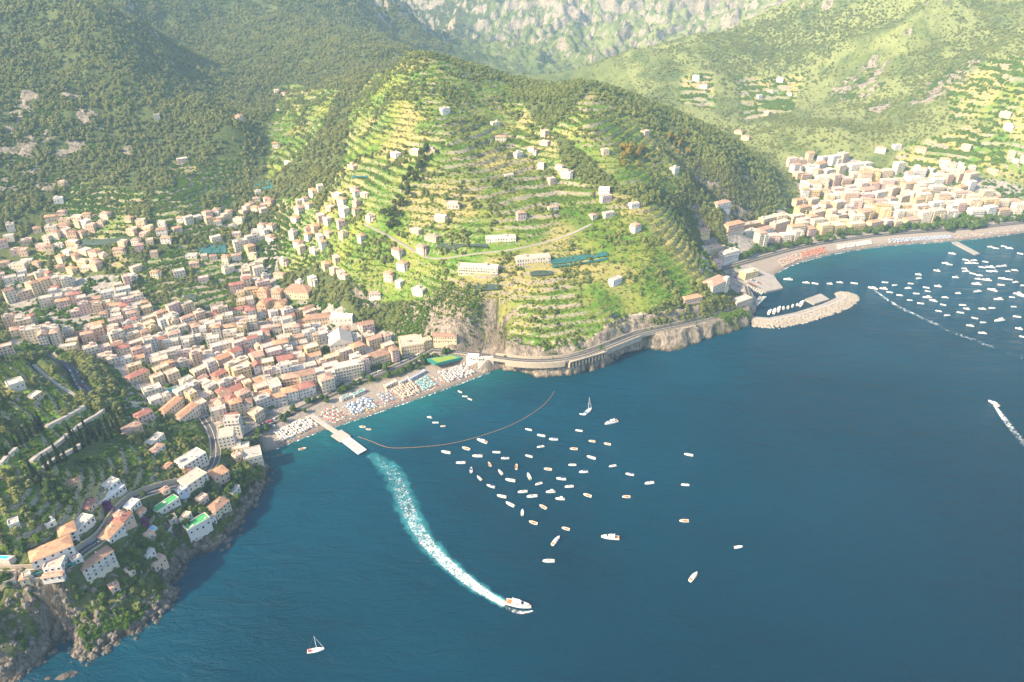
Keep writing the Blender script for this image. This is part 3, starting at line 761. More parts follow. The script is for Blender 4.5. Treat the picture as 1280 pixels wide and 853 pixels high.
# ------------------------------------------------------------------ planting maps
road_d = np.full(GX.shape, 1e9)
for nm, (W, hw) in ROADS.items():
    dd, _ = line_dist(GX, GY, W); road_d = np.minimum(road_d, dd - hw)
cellA = np.gradient(GR, axis=0) * np.gradient(GT, axis=1) * GR
ppx, ppy, pdep = to_pix(GX, GY, Z)
inview = (ppx > -60) & (ppx < 1340) & (ppy > -60) & (ppy < 915) & (Dn > 2)
free = inview & (road_d > 2.5) & ~((KIND == 1) & (D < 56) & (Z < 7)) & ~((KIND == 2) & (D < 45)) & (Dn > 7)
OCC = np.zeros(GX.shape, bool)          # taken by buildings
def pick(P, n):
    w = (P * cellA).ravel(); c = np.cumsum(w)
    k = np.searchsorted(c, RNG.uniform(0, c[-1], n)); k = np.minimum(k, len(c) - 1)
    i, j = np.unravel_index(k, GX.shape)
    r = RS[i] * (1 + RNG.uniform(-.5, .5, n) * .004); t = TH[j] + RNG.uniform(-.5, .5, n) * math.radians(.145)
    x = r * np.sin(t); y = r * np.cos(t)
    return x, y, sampleZ(x, y)
# ------------------------------------------------------------------ roads, walls
def ribbon(W, hw0, hw1, dz0, dz1):
    W = np.array(W); T = np.gradient(W[:, :2], axis=0); T /= np.linalg.norm(T, axis=1)[:, None] + 1e-9
    Nn = np.stack([-T[:, 1], T[:, 0]], 1)
    A = np.c_[W[:, :2] + Nn * hw0, W[:, 2] + dz0]; B = np.c_[W[:, :2] + Nn * hw1, W[:, 2] + dz1]
    return A, B
def resample(W, step):
    W = np.array(W); L = np.r_[0, np.cumsum(np.linalg.norm(np.diff(W[:, :2], axis=0), axis=1))]
    t = np.arange(0, L[-1], step)
    return np.stack([np.interp(t, L, W[:, k]) for k in range(3)], 1)
def strip(name, W, hw0, hw1, dz, mat, **props):
    A, B = ribbon(W, hw0, hw1, dz, dz); n = len(A)
    mb = MB(); mb.v = [tuple(p) for p in np.vstack([A, B])]; mb.f = [(i + n, i + n + 1, i + 1, i) for i in range(n - 1)]
    return mb.build(name, mat, None, **props)
def wall_along(name, W, off, z0, z1, th, mat, parent=None, **props):
    A, B = ribbon(W, off, off + th, 0, 0); mb = MB()
    rings = [[(a[0], a[1], a[2] + z0), (b[0], b[1], b[2] + z0), (b[0], b[1], b[2] + z1), (a[0], a[1], a[2] + z1)] for a, b in zip(A, B)]
    mb.loft(rings)
    return mb.build(name, mat, parent, **props)
ROADLABEL = {'coast_road': 'asphalt coast road round the headland', 'cliff_road': 'winding road above the rocky cliff', 'hillside_road': 'short bend of road with parked cars', 'concrete_path': 'narrow concrete path on green slope', 'terrace_lane': 'pale lane across the terraces', 'seafront_road': 'road along the small beach front', 'promenade_road': 'road along the long far beach'}
RW = {}
for nm, (W, hw) in ROADS.items():
    Wd = resample(W, 2.5); RW[nm] = Wd
    mt = M['quay'] if nm in ('concrete_path', 'terrace_lane') else M['asphalt']
    strip(nm, Wd, -hw, hw, 0.35, mt, kind='structure', label=ROADLABEL[nm])
    if nm in ('coast_road', 'cliff_road', 'promenade_road', 'seafront_road'):
        if nm != 'coast_road': strip('pavement', Wd, hw, hw + 1.3, 0.47, M['concrete'], kind='structure', label='pale pavement strip beside the road')
        strip('road_marking', Wd, -0.12, 0.12, 0.36, M['paint'], kind='structure', label='white centre line on the road')
wall_along('seaward_parapet', RW['coast_road'][8:-8], -4.0, -2.6, 0.9, 0.4, M['stonewall'], label='pale stone parapet on the seaward edge of the coast road', category='wall')
wall_along('hillside_retaining_wall', RW['coast_road'][30:-22], 4.6, -1.0, 2.6, 0.8, M['stonewall'], label='pale stone retaining wall on the hill side of the coast road', category='wall')
wall_along('cliff_road_parapet', RW['cliff_road'][4:-12], -4.4, -4.0, 1.0, 0.5, M['drystone'], label='low stone parapet beside the winding cliff road', category='wall')
wall_along('upper_retaining_wall', RW['cliff_road'][4:70], 5.2, -1.0, 3.6, 0.6, M['stonewall'], label='stone retaining wall on the upper side of the cliff road', category='wall')
wall_along('lane_wall', RW['terrace_lane'], -2.2, -2.0, 0.6, 0.4, M['stonewall'], label='low pale wall along the lane across the terraces', category='wall')
def arcade(W, nb, bw, hgt, label, group=None):
    """masonry arcade carrying the road: piers and round arches with deep recesses"""
    p0, p1 = W[0], W[-1]
    rz = math.atan2(p1[1] - p0[1], p1[0] - p0[0]); o = empty('road_arcade', (p0[0], p0[1], p0[2]), rz, label=label, category='arcade')
    L = math.hypot(p1[0] - p0[0], p1[1] - p0[1]); bw = L / nb; dzt = (p1[2] - p0[2]) / L
    y0, y1 = -7.6, -4.6
    for i in range(nb):
        xa, xb = i * bw, (i + 1) * bw; pw = bw * 0.13; r = bw / 2 - pw; zc = -1.0 - r; zt = dzt * xa
        mb = MB()
        pts = [(xb - pw - (r - r * math.cos(t)), zc + r * math.sin(t)) for t in [math.pi * k / 10 for k in range(11)]]
        outer = [(xa, -hgt), (xa + pw, -hgt)] + [(p, q) for p, q in reversed(pts)] + [(xb - pw, -hgt), (xb, -hgt), (xb, -.1), (xa, -.1)]
        # front face in quads round the opening
        top = [(xa + bw * k / 10, -.1) for k in range(11)][::-1]
        for yy, fl in ((y0, False), (y1, True)):
            for k in range(10):
                q = [(pts[k][0], yy, pts[k][1] + zt), (top[k][0], yy, top[k][1] + zt), (top[k + 1][0], yy, top[k + 1][1] + zt), (pts[k + 1][0], yy, pts[k + 1][1] + zt)]
                mb.poly(q if fl else q[::-1])
        for k in range(10):
            mb.poly([(pts[k][0], y0, pts[k][1] + zt), (pts[k][0], y1, pts[k][1] + zt), (pts[k + 1][0], y1, pts[k + 1][1] + zt), (pts[k + 1][0], y0, pts[k + 1][1] + zt)])
        mb.poly([(xa, y0, -.1 + zt), (xb, y0, -.1 + zt), (xb, y1, -.1 + zt), (xa, y1, -.1 + zt)])
        mb.build('arch', M['drystone'], o)
        MB().box(xa, xa + pw, y0, y1, -hgt + zt, zc + zt).build('pillar', M['drystone'], o); MB().box(xb - pw, xb, y0, y1, -hgt + zt, zc + zt).build('pillar', M['drystone'], o)
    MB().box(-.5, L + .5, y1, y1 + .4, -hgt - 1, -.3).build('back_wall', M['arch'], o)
def road_at(nm, px0, px1):
    W = RW[nm]; q = np.array([to_pix(*p)[0] for p in W]); return W[(q >= px0) & (q <= px1)]
wall_along('road_wall', road_at('coast_road', 632, 708), -5.0, -6.0, 0.6, 0.9, M['drystone'], label='tall pale masonry wall under the coast road on the beach side of the arches', category='wall')
wall_along('road_wall', road_at('coast_road', 754, 800), -5.0, -6.0, 0.6, 0.9, M['drystone'], label='tall pale masonry wall under the coast road on the harbour side of the arches', category='wall')
arcade(road_at('coast_road', 708, 754), 11, 4, 8.0, 'stone arcade of eleven arches under the coast road')
arcade(road_at('coast_road', 848, 860), 3, 4, 7.0, 'short stone arcade of three arches under the coast road')

# ------------------------------------------------------------------ buildings
BUILT = []            # x, y, radius
WALLWORD0 = {'white': 'white', 'ivory': 'ivory', 'cream': 'cream', 'yellow': 'yellow', 'peach': 'peach', 'pink': 'pink', 'orange': 'orange'}
ROOFWORD = {'r_terracotta': 'terracotta tiled roof', 'r_orange': 'orange tiled roof', 'r_brown': 'brown tiled roof', 'r_red': 'red tiled roof', 'r_pale': 'pale flat roof', 'r_grey': 'grey flat roof',
            'r_rose': 'rose flat roof', 'r_white': 'white flat roof', 'r_green': 'bright green roof', 'r_teal': 'teal roof'}
TILED = ('r_terracotta', 'r_orange', 'r_brown', 'r_red')
def house(name, x, y, rz, w, d, h, wall='white', roof='r_pale', label='', cat='house', group=None, z=None, sep=False, wings=(), balcony=False, hut=False, windows=True, gable=False, dens=3.2, arch=False, rnd=random):
    c, s = math.cos(rz), math.sin(rz)
    cs = [(x + c * a - s * b, y + s * a + c * b) for a in (-w / 2, w / 2) for b in (-d / 2, d / 2)]
    zz = [H1(*p) for p in cs] + [H1(x, y)]
    z0 = z if z is not None else sum(zz) / 5
    lo = min(min(zz) - z0 - 1.0, -1.2)
    o = empty(name, (x, y, z0), rz, label=label, category=cat)
    if group: o['group'] = group
    BUILT.append((x, y, math.hypot(w, d) / 2))
    wm = M['w_' + wall]; rm = M[roof]
    vols = [(-w / 2, w / 2, -d / 2, d / 2, h, roof)] + [tuple(v) for v in wings]
    mbw, mbr, mbg = MB(), MB(), MB()
    for k, (x0, x1, y0, y1, hh, rf) in enumerate(vols):
        if k: x0 += .013; y0 += .013; x1 -= .011; y1 -= .011
        mbw.box(x0, x1, y0, y1, lo, hh)
        if rf in TILED or gable:
            t = MB() if rf != roof else mbr
            t.hip(x0, x1, y0, y1, hh + .01, min(x1 - x0, y1 - y0) * (.3 if gable else .2), .5, gable)
            if gable:
                if (x1 - x0) >= (y1 - y0):
                    for xx in (x0 + .02, x1 - .02): mbw.poly([(xx, y0, hh), (xx, y1, hh), (xx, (y0 + y1) / 2, hh + (y1 - y0) * .29)])
                else:
                    for yy in (y0 + .02, y1 - .02): mbw.poly([(x0, yy, hh), (x1, yy, hh), ((x0 + x1) / 2, yy, hh + (x1 - x0) * .29)])
            if t is not mbr: t.build('roof', M[rf], o)
        else:
            p = .32; ph = rnd.uniform(.5, 1.0)
            mbw.box(x0, x1, y0, y0 + p, hh, hh + ph).box(x0, x1, y1 - p, y1, hh, hh + ph).box(x0, x0 + p, y0 + p, y1 - p, hh, hh + ph).box(x1 - p, x1, y0 + p, y1 - p, hh, hh + ph)
            t = MB() if rf != roof else mbr
            t.box(x0 + p, x1 - p, y0 + p, y1 - p, hh - .2, hh + .14)
            if t is not mbr: t.build('roof', M[rf], o)
            for _ in range(rnd.randint(1, 4)):
                qx = rnd.uniform(x0 + 1, x1 - 1); qy = rnd.uniform(y0 + 1, y1 - 1); qs = rnd.uniform(.35, .8)
                mbw.box(qx - qs, qx + qs, qy - qs * .7, qy + qs * .7, hh + .1, hh + rnd.uniform(.7, 1.5))
            if hut and k == 0:
                hx = rnd.uniform(x0 + 2.6, x1 - 2.6); hy = rnd.uniform(y0 + 2.2, y1 - 2.2)
                mbw.box(hx - 1.8, hx + 1.8, hy - 1.5, hy + 1.5, hh, hh + 2.5); mbr.box(hx - 2.0, hx + 2.0, hy - 1.7, hy + 1.7, hh + 2.5, hh + 2.7)
    mbw.build('wall', wm, o)
    r_ = mbr.build('roof', rm, o)
    if roof in TILED and rnd.random() < .6:
        cx, cyy = rnd.uniform(-w * .25, w * .25), rnd.uniform(-d * .2, d * .2)
        MB().box(cx - .4, cx + .4, cyy - .4, cyy + .4, h + .3, h + d * .2 + 1.3).build('chimney', wm, r_)
    if not windows: return o
    bal = MB(); n_w = 0; dirs = []
    for k, (x0, x1, y0, y1, hh, rf) in enumerate(vols):
        ns = max(1, int(hh / 3.1))
        for face in range(4):
            nx, ny = ((0, -1), (1, 0), (0, 1), (-1, 0))[face]
            wy = s * nx + c * ny
            if wy > .6: continue
            L = (x1 - x0) if face in (0, 2) else (y1 - y0)
            m = max(1, int(L / dens)); st_ = L / m
            for f in range(ns):
                zb = hh - (f + 1) * hh / ns + hh / ns * .28
                for q in range(m):
                    if rnd.random() < .12 and not sep: continue
                    u = -L / 2 + st_ * (q + .5) + (0 if sep else rnd.uniform(-.3, .3)); ww, wh = rnd.choice(((.55, 1.5), (.55, 1.5), (.6, 2.0))) if not sep else (.72, 1.9)
                    if f == ns - 1 and rnd.random() < .3: zb2, wh = .15, 2.3
                    else: zb2 = zb
                    cxm, cym = (x0 + x1) / 2, (y0 + y1) / 2
                    if face == 0: b = (cxm + u - ww, cxm + u + ww, y0 - .07, y0 + .1)
                    elif face == 2: b = (cxm + u - ww, cxm + u + ww, y1 - .1, y1 + .07)
                    elif face == 1: b = (x1 - .1, x1 + .07, cym + u - ww, cym + u + ww)
                    else: b = (x0 - .07, x0 + .1, cym + u - ww, cym + u + ww)
                    if sep:
                        g = MB().box(*b, zb2, zb2 + wh).build('window', M['glass'], o)
                        e = .16; fr = MB(); q_ = .05
                        if face in (0, 2):
                            fr.box(b[0] - e, b[0], b[2] - q_, b[3], zb2 - e, zb2 + wh + e).box(b[1], b[1] + e, b[2] - q_, b[3], zb2 - e, zb2 + wh + e).box(b[0], b[1], b[2] - q_, b[3], zb2 + wh, zb2 + wh + e).box(b[0], b[1], b[2] - q_ - .08, b[3], zb2 - e, zb2)
                        else:
                            ss = 1 if face == 1 else -1
                            fr.box(b[0] - .01, b[1] + .05, b[2] - e, b[2], zb2 - e, zb2 + wh + e).box(b[0] - .01, b[1] + .05, b[3], b[3] + e, zb2 - e, zb2 + wh + e).box(b[0] - .01, b[1] + .05, b[2], b[3], zb2 + wh, zb2 + wh + e)
                        fr.build('frame', M['frame'], g)
                    else: mbg.box(*b, zb2, zb2 + wh)
                    n_w += 1
                if balcony and f < ns - 1 and face in (0, 1) and wy < .3 and k == 0:
                    zb3 = hh - (f + 1) * hh / ns - .1; a0, a1 = -L / 2 + .8, L / 2 - .8
                    if sep:
                        bb = MB()
                        if face == 0: bb.box(a0, a1, y0 - 1.3, y0 - .01, zb3, zb3 + .16)
                        else: bb.box(x1 + .01, x1 + 1.3, a0, a1, zb3, zb3 + .16)
                        bo = bb.build('balcony', M['frame'], o); rr = MB()
                        if face == 0:
                            for e in np.arange(a0, a1, .5): rr.box(e, e + .05, y0 - 1.28, y0 - 1.23, zb3 + .16, zb3 + 1.05)
                            rr.box(a0, a1, y0 - 1.29, y0 - 1.22, zb3 + 1.05, zb3 + 1.12)
                        else:
                            for e in np.arange(a0, a1, .5): rr.box(x1 + 1.23, x1 + 1.28, e, e + .05, zb3 + .16, zb3 + 1.05)
                            rr.box(x1 + 1.22, x1 + 1.29, a0, a1, zb3 + 1.05, zb3 + 1.12)
                        rr.build('railing', M['rail'], bo)
                    else:
                        if face == 0: bal.box(a0, a1, y0 - 1.2, y0 - .01, zb3, zb3 + .2); bal.box(a0, a1, y0 - 1.2, y0 - 1.12, zb3 + .2, zb3 + 1.0)
                        else: bal.box(x1 + .01, x1 + 1.2, a0, a1, zb3, zb3 + .2); bal.box(x1 + 1.12, x1 + 1.2, a0, a1, zb3 + .2, zb3 + 1.0)
    if mbg.v: mbg.build('windows', rnd.choice((M['glass'], M['shutter'], M['shutter'], M['gshutter'])), o, kind='stuff')
    if bal.v: bal.build('balconies', wm, o, kind='stuff')
    return o
def front(name, p0, p1, d, h, wall, roof, label, **kw):
    if p0[0] < 340 and p0[1] > 740 and kw.get('sep'): kw['shore'] = True
    """a building given by the two ends of its front wall's foot"""
    zf = kw.pop('zf', None)
    A = np.array(PZ(*p0, zf) if zf is not None else hit(*p0, Z)); B = np.array(PZ(*p1, zf) if zf is not None else hit(*p1, Z))
    v = B[:2] - A[:2]; w = float(np.hypot(*v)); v /= w
    rz = math.atan2(v[1], v[0]); c = (A[:2] + B[:2]) / 2 + np.array([-v[1], v[0]]) * d / 2
    for _ in range(12):
        cz_ = [H1(c[0] + v[0] * a - v[1] * b, c[1] + v[1] * a + v[0] * b) for a in (-w / 2, w / 2) for b in (-d / 2, d / 2)]
        if sum(cz_) / 4 - min(cz_) < 3.5 or 'shore' not in kw: break
        c = c + np.array([-v[1], v[0]]) * 1.5
    if kw.pop('shore', False): kw['z'] = max(sum(cz_) / 4, H1(c[0], c[1]) - h * .3)
    zc_ = H1(c[0], c[1]); kw.setdefault('z', max(float(A[2] + B[2]) / 2, zc_ - h * .45))
    return house(name, c[0], c[1], rz, w, d, h, wall, roof, label, **kw)

# -- houses on the near rocky shore
front('villa', (45, 716), (98, 698), 12, 10.5, 'white', 'r_orange', 'long white villa with orange tiled roof and dark windows above the cliff road', cat='villa', sep=True, dens=4.6, wings=[(6, 16, 8, 19, 10.2, 'r_orange'), (-14, 6, 5, 16, 7, 'r_pale')])
front('terrace_hotel', (110, 729), (150, 709), 9, 10, 'ivory', 'r_brown', 'cream hotel with brown tiled roof and rows of railed balconies', cat='hotel', sep=True, dens=3.6, balcony=True)
front('cottage', (70, 755), (91, 748), 9, 7, 'white', 'r_rose', 'white house with rose roof terrace above the dark sea cave', sep=True, dens=3.4, wings=[(-6, 6, -8.5, -4.5, 3.0, 'r_terracotta')])
front('beach_pavilion', (97, 782), (115, 772), 7, 3, 'stone', 'r_white', 'low pavilion with white sheet roof on the rocks beside the cave', cat='pavilion', sep=True)
front('shed', (58, 779), (69, 773), 4, 2.4, 'stone', 'r_white', 'small white roofed shed on the rocks above the cave', cat='shed', sep=True)
front('seaside_house', (-8, 803), (15, 797), 10, 6, 'white', 'r_white', 'white house with white canopy roof at the end of the rocky shore', sep=True)
front('long_house', (128, 718), (146, 704), 5, 3.2, 'peach', 'r_white', 'low peach building with white roof below the balcony hotel', sep=True)
front('green_roofed_house', (197, 643), (227, 632), 7, 5, 'white', 'r_green', 'white house with green roof among trees below the road', sep=True, dens=3.6)
front('green_roofed_villa', (240, 680), (267, 662), 8, 6, 'white', 'r_green', 'white house with green roof perched on the sea cliff edge', sep=True, dens=3.6)
front('arched_villa', (272, 650), (291, 641), 10, 10.5, 'cream', 'r_brown', 'tall cream villa with brown roof above the sea cliff', cat='villa', sep=True)
front('seaside_block', (237, 618), (263, 606), 13, 10, 'ivory', 'r_rose', 'square ivory block with rose terrace on the bend of the road', cat='apartment block', sep=True, dens=4)
front('pink_house', (270, 606), (289, 600), 11, 8, 'peach', 'r_orange', 'peach house with orange roof between road and sea cliff', sep=True)
front('stepped_house', (232, 592), (262, 581), 13, 10, 'white', 'r_pale', 'stepped white house with flat terraces inside the road bend', sep=True, hut=True, wings=[(-12, -6, -9, -4, 6, 'r_red')])
front('corner_building', (275, 563), (296, 562), 14, 14, 'ivory', 'r_rose', 'tall ivory building where the road enters the town', cat='building', sep=True)
front('beach_club_house', (306, 581), (331, 584), 15, 9, 'ivory', 'r_grey', 'ivory building with grey roof on the point at the beach end', cat='building', sep=True)
front('yellow_house', (86, 611), (102, 614), 7, 5, 'yellow', 'r_brown', 'small yellow house alone among the green terraces', sep=True)
front('white_terrace_house', (125, 632), (160, 616), 8, 4, 'white', 'r_white', 'long low white house above the bend of the cliff road', sep=True, wings=[(2, 12, 1, 9, 7, 'r_pale')])
front('red_roofed_house', (156, 665), (172, 658), 9, 6, 'peach', 'r_red', 'peach house with red roof below the road bend', sep=True)
front('roadside_house', (139, 681), (160, 669), 9, 5, 'white', 'r_orange', 'white house with orange roof under the road curve', sep=True)
front('restaurant', (94, 672), (121, 654), 9, 3.4, 'white', 'r_pale', 'low white restaurant terrace above the road beside the orange roofed villa', cat='restaurant', sep=True)
front('boathouse', (196, 716), (212, 709), 7, 5, 'peach', 'r_rose', 'small peach boathouse low on the dark rocks', cat='boathouse', sep=True)
front('cliff_house', (185, 700), (196, 694), 6, 4, 'white', 'r_white', 'tiny white roofed house on the rocks by the pool', sep=True)
front('garden_house', (194, 570), (208, 563), 7, 4.5, 'white', 'r_terracotta', 'small white house with terracotta roof among vine rows', sep=True)
front('hut', (208, 588), (217, 584), 4, 3, 'peach', 'r_orange', 'tiny peach hut on the vineyard terrace', cat='hut', sep=True)
front('round_house', (12, 488), (34, 486), 10, 6, 'white', 'r_pale', 'pale house on the green hilltop above the hairpin', windows=True)
front('farmhouse', (42, 500), (56, 497), 7, 4, 'stone', 'r_pale', 'stone farmhouse on the green hill')
front('orange_shed', (-4, 750), (9, 744), 6, 3, 'yellow', 'r_orange', 'orange roofed shed in the garden under the cliff road', cat='shed', sep=True)
for p0, p1, d_, h_, wl_, rf, lb in (((165, 640), (178, 633), 7, 4, 'white', 'r_white', 'low white roofed house inside the road bend'), ((176, 650), (186, 645), 6, 5, 'ivory', 'r_orange', 'small ivory house with orange roof beside the bougainvillea'), ((226, 625), (238, 620), 6, 4, 'blue', 'r_pale', 'pale blue house beside the square ivory block'),
        ((214, 660), (224, 655), 6, 3.5, 'stone', 'r_grey', 'stone garden house above the green roofed cliff house'), ((292, 622), (302, 616), 6, 5, 'white', 'r_pale', 'small white house in the trees above the sea cliff'), ((112, 640), (124, 632), 6, 4, 'peach', 'r_red', 'small peach house with red roof above the restaurant'),
        ((20, 770), (34, 764), 6, 4, 'stone', 'r_rose', 'stone garden house with rose roof under the green net'), ((36, 752), (46, 748), 5, 3, 'peach', 'r_orange', 'tiny orange roofed house in the garden below the net'), ((166, 724), (178, 716), 6, 4, 'ivory', 'r_pale', 'small ivory house on the slope below the balcony hotel'),
        ((60, 662), (72, 656), 6, 4, 'white', 'r_white', 'small white house on the terrace behind the orange roofed villa'), ((252, 632), (262, 626), 6, 5, 'pink', 'r_rose', 'small pink house between the square block and the tall villa'), ((296, 578), (304, 575), 7, 6, 'peach', 'r_rose', 'peach house next to the point at the beach end')):
    front('shore_house', p0, p1, d_, h_, wl_, rf, lb, sep=True)
for p0, p1, d_, h_, wl_, rf, lb in (((120, 752), (132, 745), 6, 4.5, 'white', 'r_rose', 'white house with rose terrace on the slope above the rocks'), ((142, 745), (152, 739), 5, 4, 'peach', 'r_terracotta', 'peach cottage with terracotta roof above the rocks'), ((52, 770), (62, 765), 5, 3.5, 'ivory', 'r_grey', 'ivory cottage with grey roof near the cave'), ((18, 815), (32, 809), 6, 3.5, 'white', 'r_white', 'white bathing house low on the shore'),
        ((232, 655), (242, 649), 5, 4, 'ivory', 'r_rose', 'ivory cottage between the two green roofed houses'), ((262, 660), (272, 654), 5, 4, 'white', 'r_pale', 'white cottage beside the cliff edge green roof'), ((186, 676), (196, 671), 5, 4, 'peach', 'r_rose', 'peach cottage next to the bright blue pool'), ((150, 652), (158, 647), 5, 5, 'white', 'r_terracotta', 'white cottage with terracotta roof on the inner road bend'), ((28, 735), (40, 731), 5, 3.5, 'cream', 'r_brown', 'cream cottage with brown roof under the cliff road'),
        ((14, 665), (28, 661), 6, 4, 'white', 'r_pale', 'white cottage on the terraces above the blue pool'), ((205, 620), (214, 616), 5, 4, 'pink', 'r_terracotta', 'pink cottage beside the cliff road')):
    front('shore_house', p0, p1, d_, h_, wl_, rf, lb, sep=True)
# -- town edge
front('edge_house', (154, 545), (181, 542), 9, 6, 'peach', 'r_terracotta', 'peach house with terracotta roof beside the cypress cemetery', dens=3)
front('edge_house', (174, 528), (195, 527), 9, 8, 'pink', 'r_red', 'pink house with red roof at the foot of the cypress hill', dens=3)
front('low_house', (188, 558), (208, 551), 7, 4, 'white', 'r_pale', 'low white house at the top of the vine rows')
front('yellow_roofed_house', (190, 508), (206, 507), 10, 7, 'white', 'r_pale', 'white house at the wooded edge of town')
front('teal_roofed_hall', (208, 497), (227, 494), 9, 5, 'grey', 'r_teal', 'grey hall with teal roof by the car park', cat='hall')
front('orange_roofed_house', (206, 521), (232, 509), 9, 7, 'ivory', 'r_orange', 'wide ivory house with orange roof above the vine rows')
front('orange_roofed_house', (226, 529), (252, 518), 9, 8, 'white', 'r_orange', 'white house with orange roof where the road enters town')
front('red_roofed_house', (163, 478), (190, 474), 9, 7, 'cream', 'r_red', 'cream house with red roof on the loop of road')
# -- seafront row and landmarks of the nearer town
front('seafront_hotel', (404, 493), (420, 488), 14, 15, 'ivory', 'r_terracotta', 'tall ivory seafront hotel with brown terracotta roof', cat='hotel', balcony=True, dens=2.8)
front('seafront_house', (376, 499), (396, 494), 11, 11, 'white', 'r_red', 'white seafront house with dark red tiled roof by the trees', dens=2.8, balcony=True)
front('seafront_house', (355, 504), (375, 500), 11, 11, 'white', 'r_orange', 'white seafront house with bright orange tiled roof by the trees', dens=2.8)
front('seafront_house', (321, 507), (341, 502), 10, 9, 'white', 'r_orange', 'white house with orange roof facing the small square', dens=2.8)
front('seafront_house', (320, 528), (332, 522), 9, 9, 'cream', 'r_rose', 'cream house with rose terrace at the end of the beach road', dens=2.8)
front('seafront_block', (420, 476), (457, 469), 12, 14, 'ivory', 'r_pale', 'long ivory seafront block with pale flat roof', cat='apartment block', dens=2.8, balcony=True, hut=True)
front('seafront_block', (461, 463), (490, 453), 13, 12, 'cream', 'r_brown', 'long cream seafront block with weathered brown tiled roof', cat='apartment block', dens=2.6)
front('seaside_hotel', (503, 448), (531, 439), 24, 12, 'cream', 'r_rose', 'large cream hotel with rose roof terrace at the cliff foot', cat='hotel', dens=2.8, hut=True)
front('yellow_house', (532, 438), (541, 435), 9, 11, 'yellow', 'r_rose', 'narrow yellow house between hotel and cliff', dens=2.6)
front('cliffside_row', (542, 435), (571, 432), 8, 8, 'cream', 'r_brown', 'low cream row of houses under the bare cliff', dens=2.6)
front('basilica', (414, 447), (443, 444), 26, 15, 'ivory', 'r_pale', 'ivory church with gabled facade in the middle of town', cat='church', gable=True, dens=5, wings=[(-6, 6, -1, 11, 18, 'r_terracotta')])
front('bell_tower', (395, 442), (402, 441), 5.5, 23, 'cream', 'r_terracotta', 'slender cream bell tower beside the church', cat='bell tower', dens=2.5)
front('sports_hall', (413, 408), (441, 405), 17, 6, 'white', 'r_white', 'wide hall with bright white roof under the hill', cat='hall', dens=5)
front('school', (383, 412), (417, 402), 14, 9, 'cream', 'r_brown', 'long cream building with brown roof in two stripes', cat='building', dens=3)
front('valley_block', (357, 374), (386, 374), 22, 8, 'cream', 'r_brown', 'cream block with brown roof at the foot of the green slope', cat='apartment block', dens=3)
for q, (a, b) in enumerate(((323, 396), (345, 398), (324, 378), (341, 380))):
    front('tower_block', (a, b), (a + 11, b), 13, 15, 'peach', 'r_orange', ('peach tower block with orange roof, first of four by the ravine', 'peach tower block with orange roof above the school', 'peach tower block with orange roof nearest the lemon gardens', 'peach tower block with orange roof beside the valley road')[q], cat='apartment block', group='four peach tower blocks', dens=2.8)
# -- headland and harbour
front('shore_castle', (890, 368), (910, 365), 17, 13, 'ivory', 'r_terracotta', 'ivory castle-like villa with corner turret above the harbour', cat='castle', dens=3, wings=[(8, 13, -10, -5, 17, 'r_pale'), (-16, -8, 0, 9, 9, 'r_rose')])
front('harbour_tower', (920, 386), (939, 383), 12, 9, 'stone', 'r_pale', 'squat stone watchtower house at the harbour mouth', cat='tower', dens=4)
front('headland_house', (855, 381), (877, 379), 9, 6, 'peach', 'r_orange', 'peach house with orange roof at the edge of the vineyard')
front('roadside_ruin', (786, 401), (803, 398), 6, 4, 'stone', 'r_pale', 'stone farm building above the headland road', cat='building')
front('hill_hotel', (573, 345), (622, 345), 11, 10, 'ivory', 'r_pale', 'long ivory hotel on the terraced hill above the dry steps', cat='hotel', dens=2.8, balcony=True, hut=True)
front('hill_residence', (646, 333), (688, 329), 11, 8, 'ivory', 'r_rose', 'wide ivory residence on the terraces beside the teal nets', cat='residence', dens=3, hut=True)
front('hill_villa', (608, 306), (645, 304), 10, 7, 'white', 'r_pale', 'white villa above the lane across the terraces', cat='villa', dens=3, hut=True)

for q, (p0, p1, d_, h_, wl_, rf) in enumerate((((868, 331), (885, 328), 13, 10, 'ivory', 'r_pale'), ((886, 323), (905, 318), 13, 13, 'cream', 'r_rose'), ((906, 313), (926, 308), 13, 12, 'peach', 'r_orange'), ((927, 306), (946, 300), 13, 13, 'ivory', 'r_pale'), ((889, 306), (906, 302), 12, 10, 'white', 'r_terracotta'), ((909, 299), (927, 295), 12, 12, 'ivory', 'r_rose'), ((871, 346), (887, 343), 11, 8, 'white', 'r_terracotta'),
        ((931, 292), (950, 288), 12, 13, 'orange', 'r_grey'), ((953, 285), (973, 280), 12, 13, 'cream', 'r_pale'), ((887, 338), (902, 334), 11, 9, 'pink', 'r_rose'), ((905, 328), (923, 323), 12, 12, 'white', 'r_pale'), ((872, 317), (884, 315), 11, 9, 'yellow', 'r_terracotta'), ((948, 298), (966, 293), 12, 11, 'white', 'r_terracotta'), ((968, 290), (986, 285), 12, 12, 'peach', 'r_pale'))):
    front('harbour_block', p0, p1, d_, h_, wl_, rf, '%s block with %s under the cliff behind the harbour, %s' % (WALLWORD0[wl_], ROOFWORD[rf], 'low' if h_ < 11 else 'tall'), cat='apartment block', group='blocks behind the harbour', zf=8.0, dens=3.0, balcony=q % 2 == 0, hut=True)
LANDMARK = []
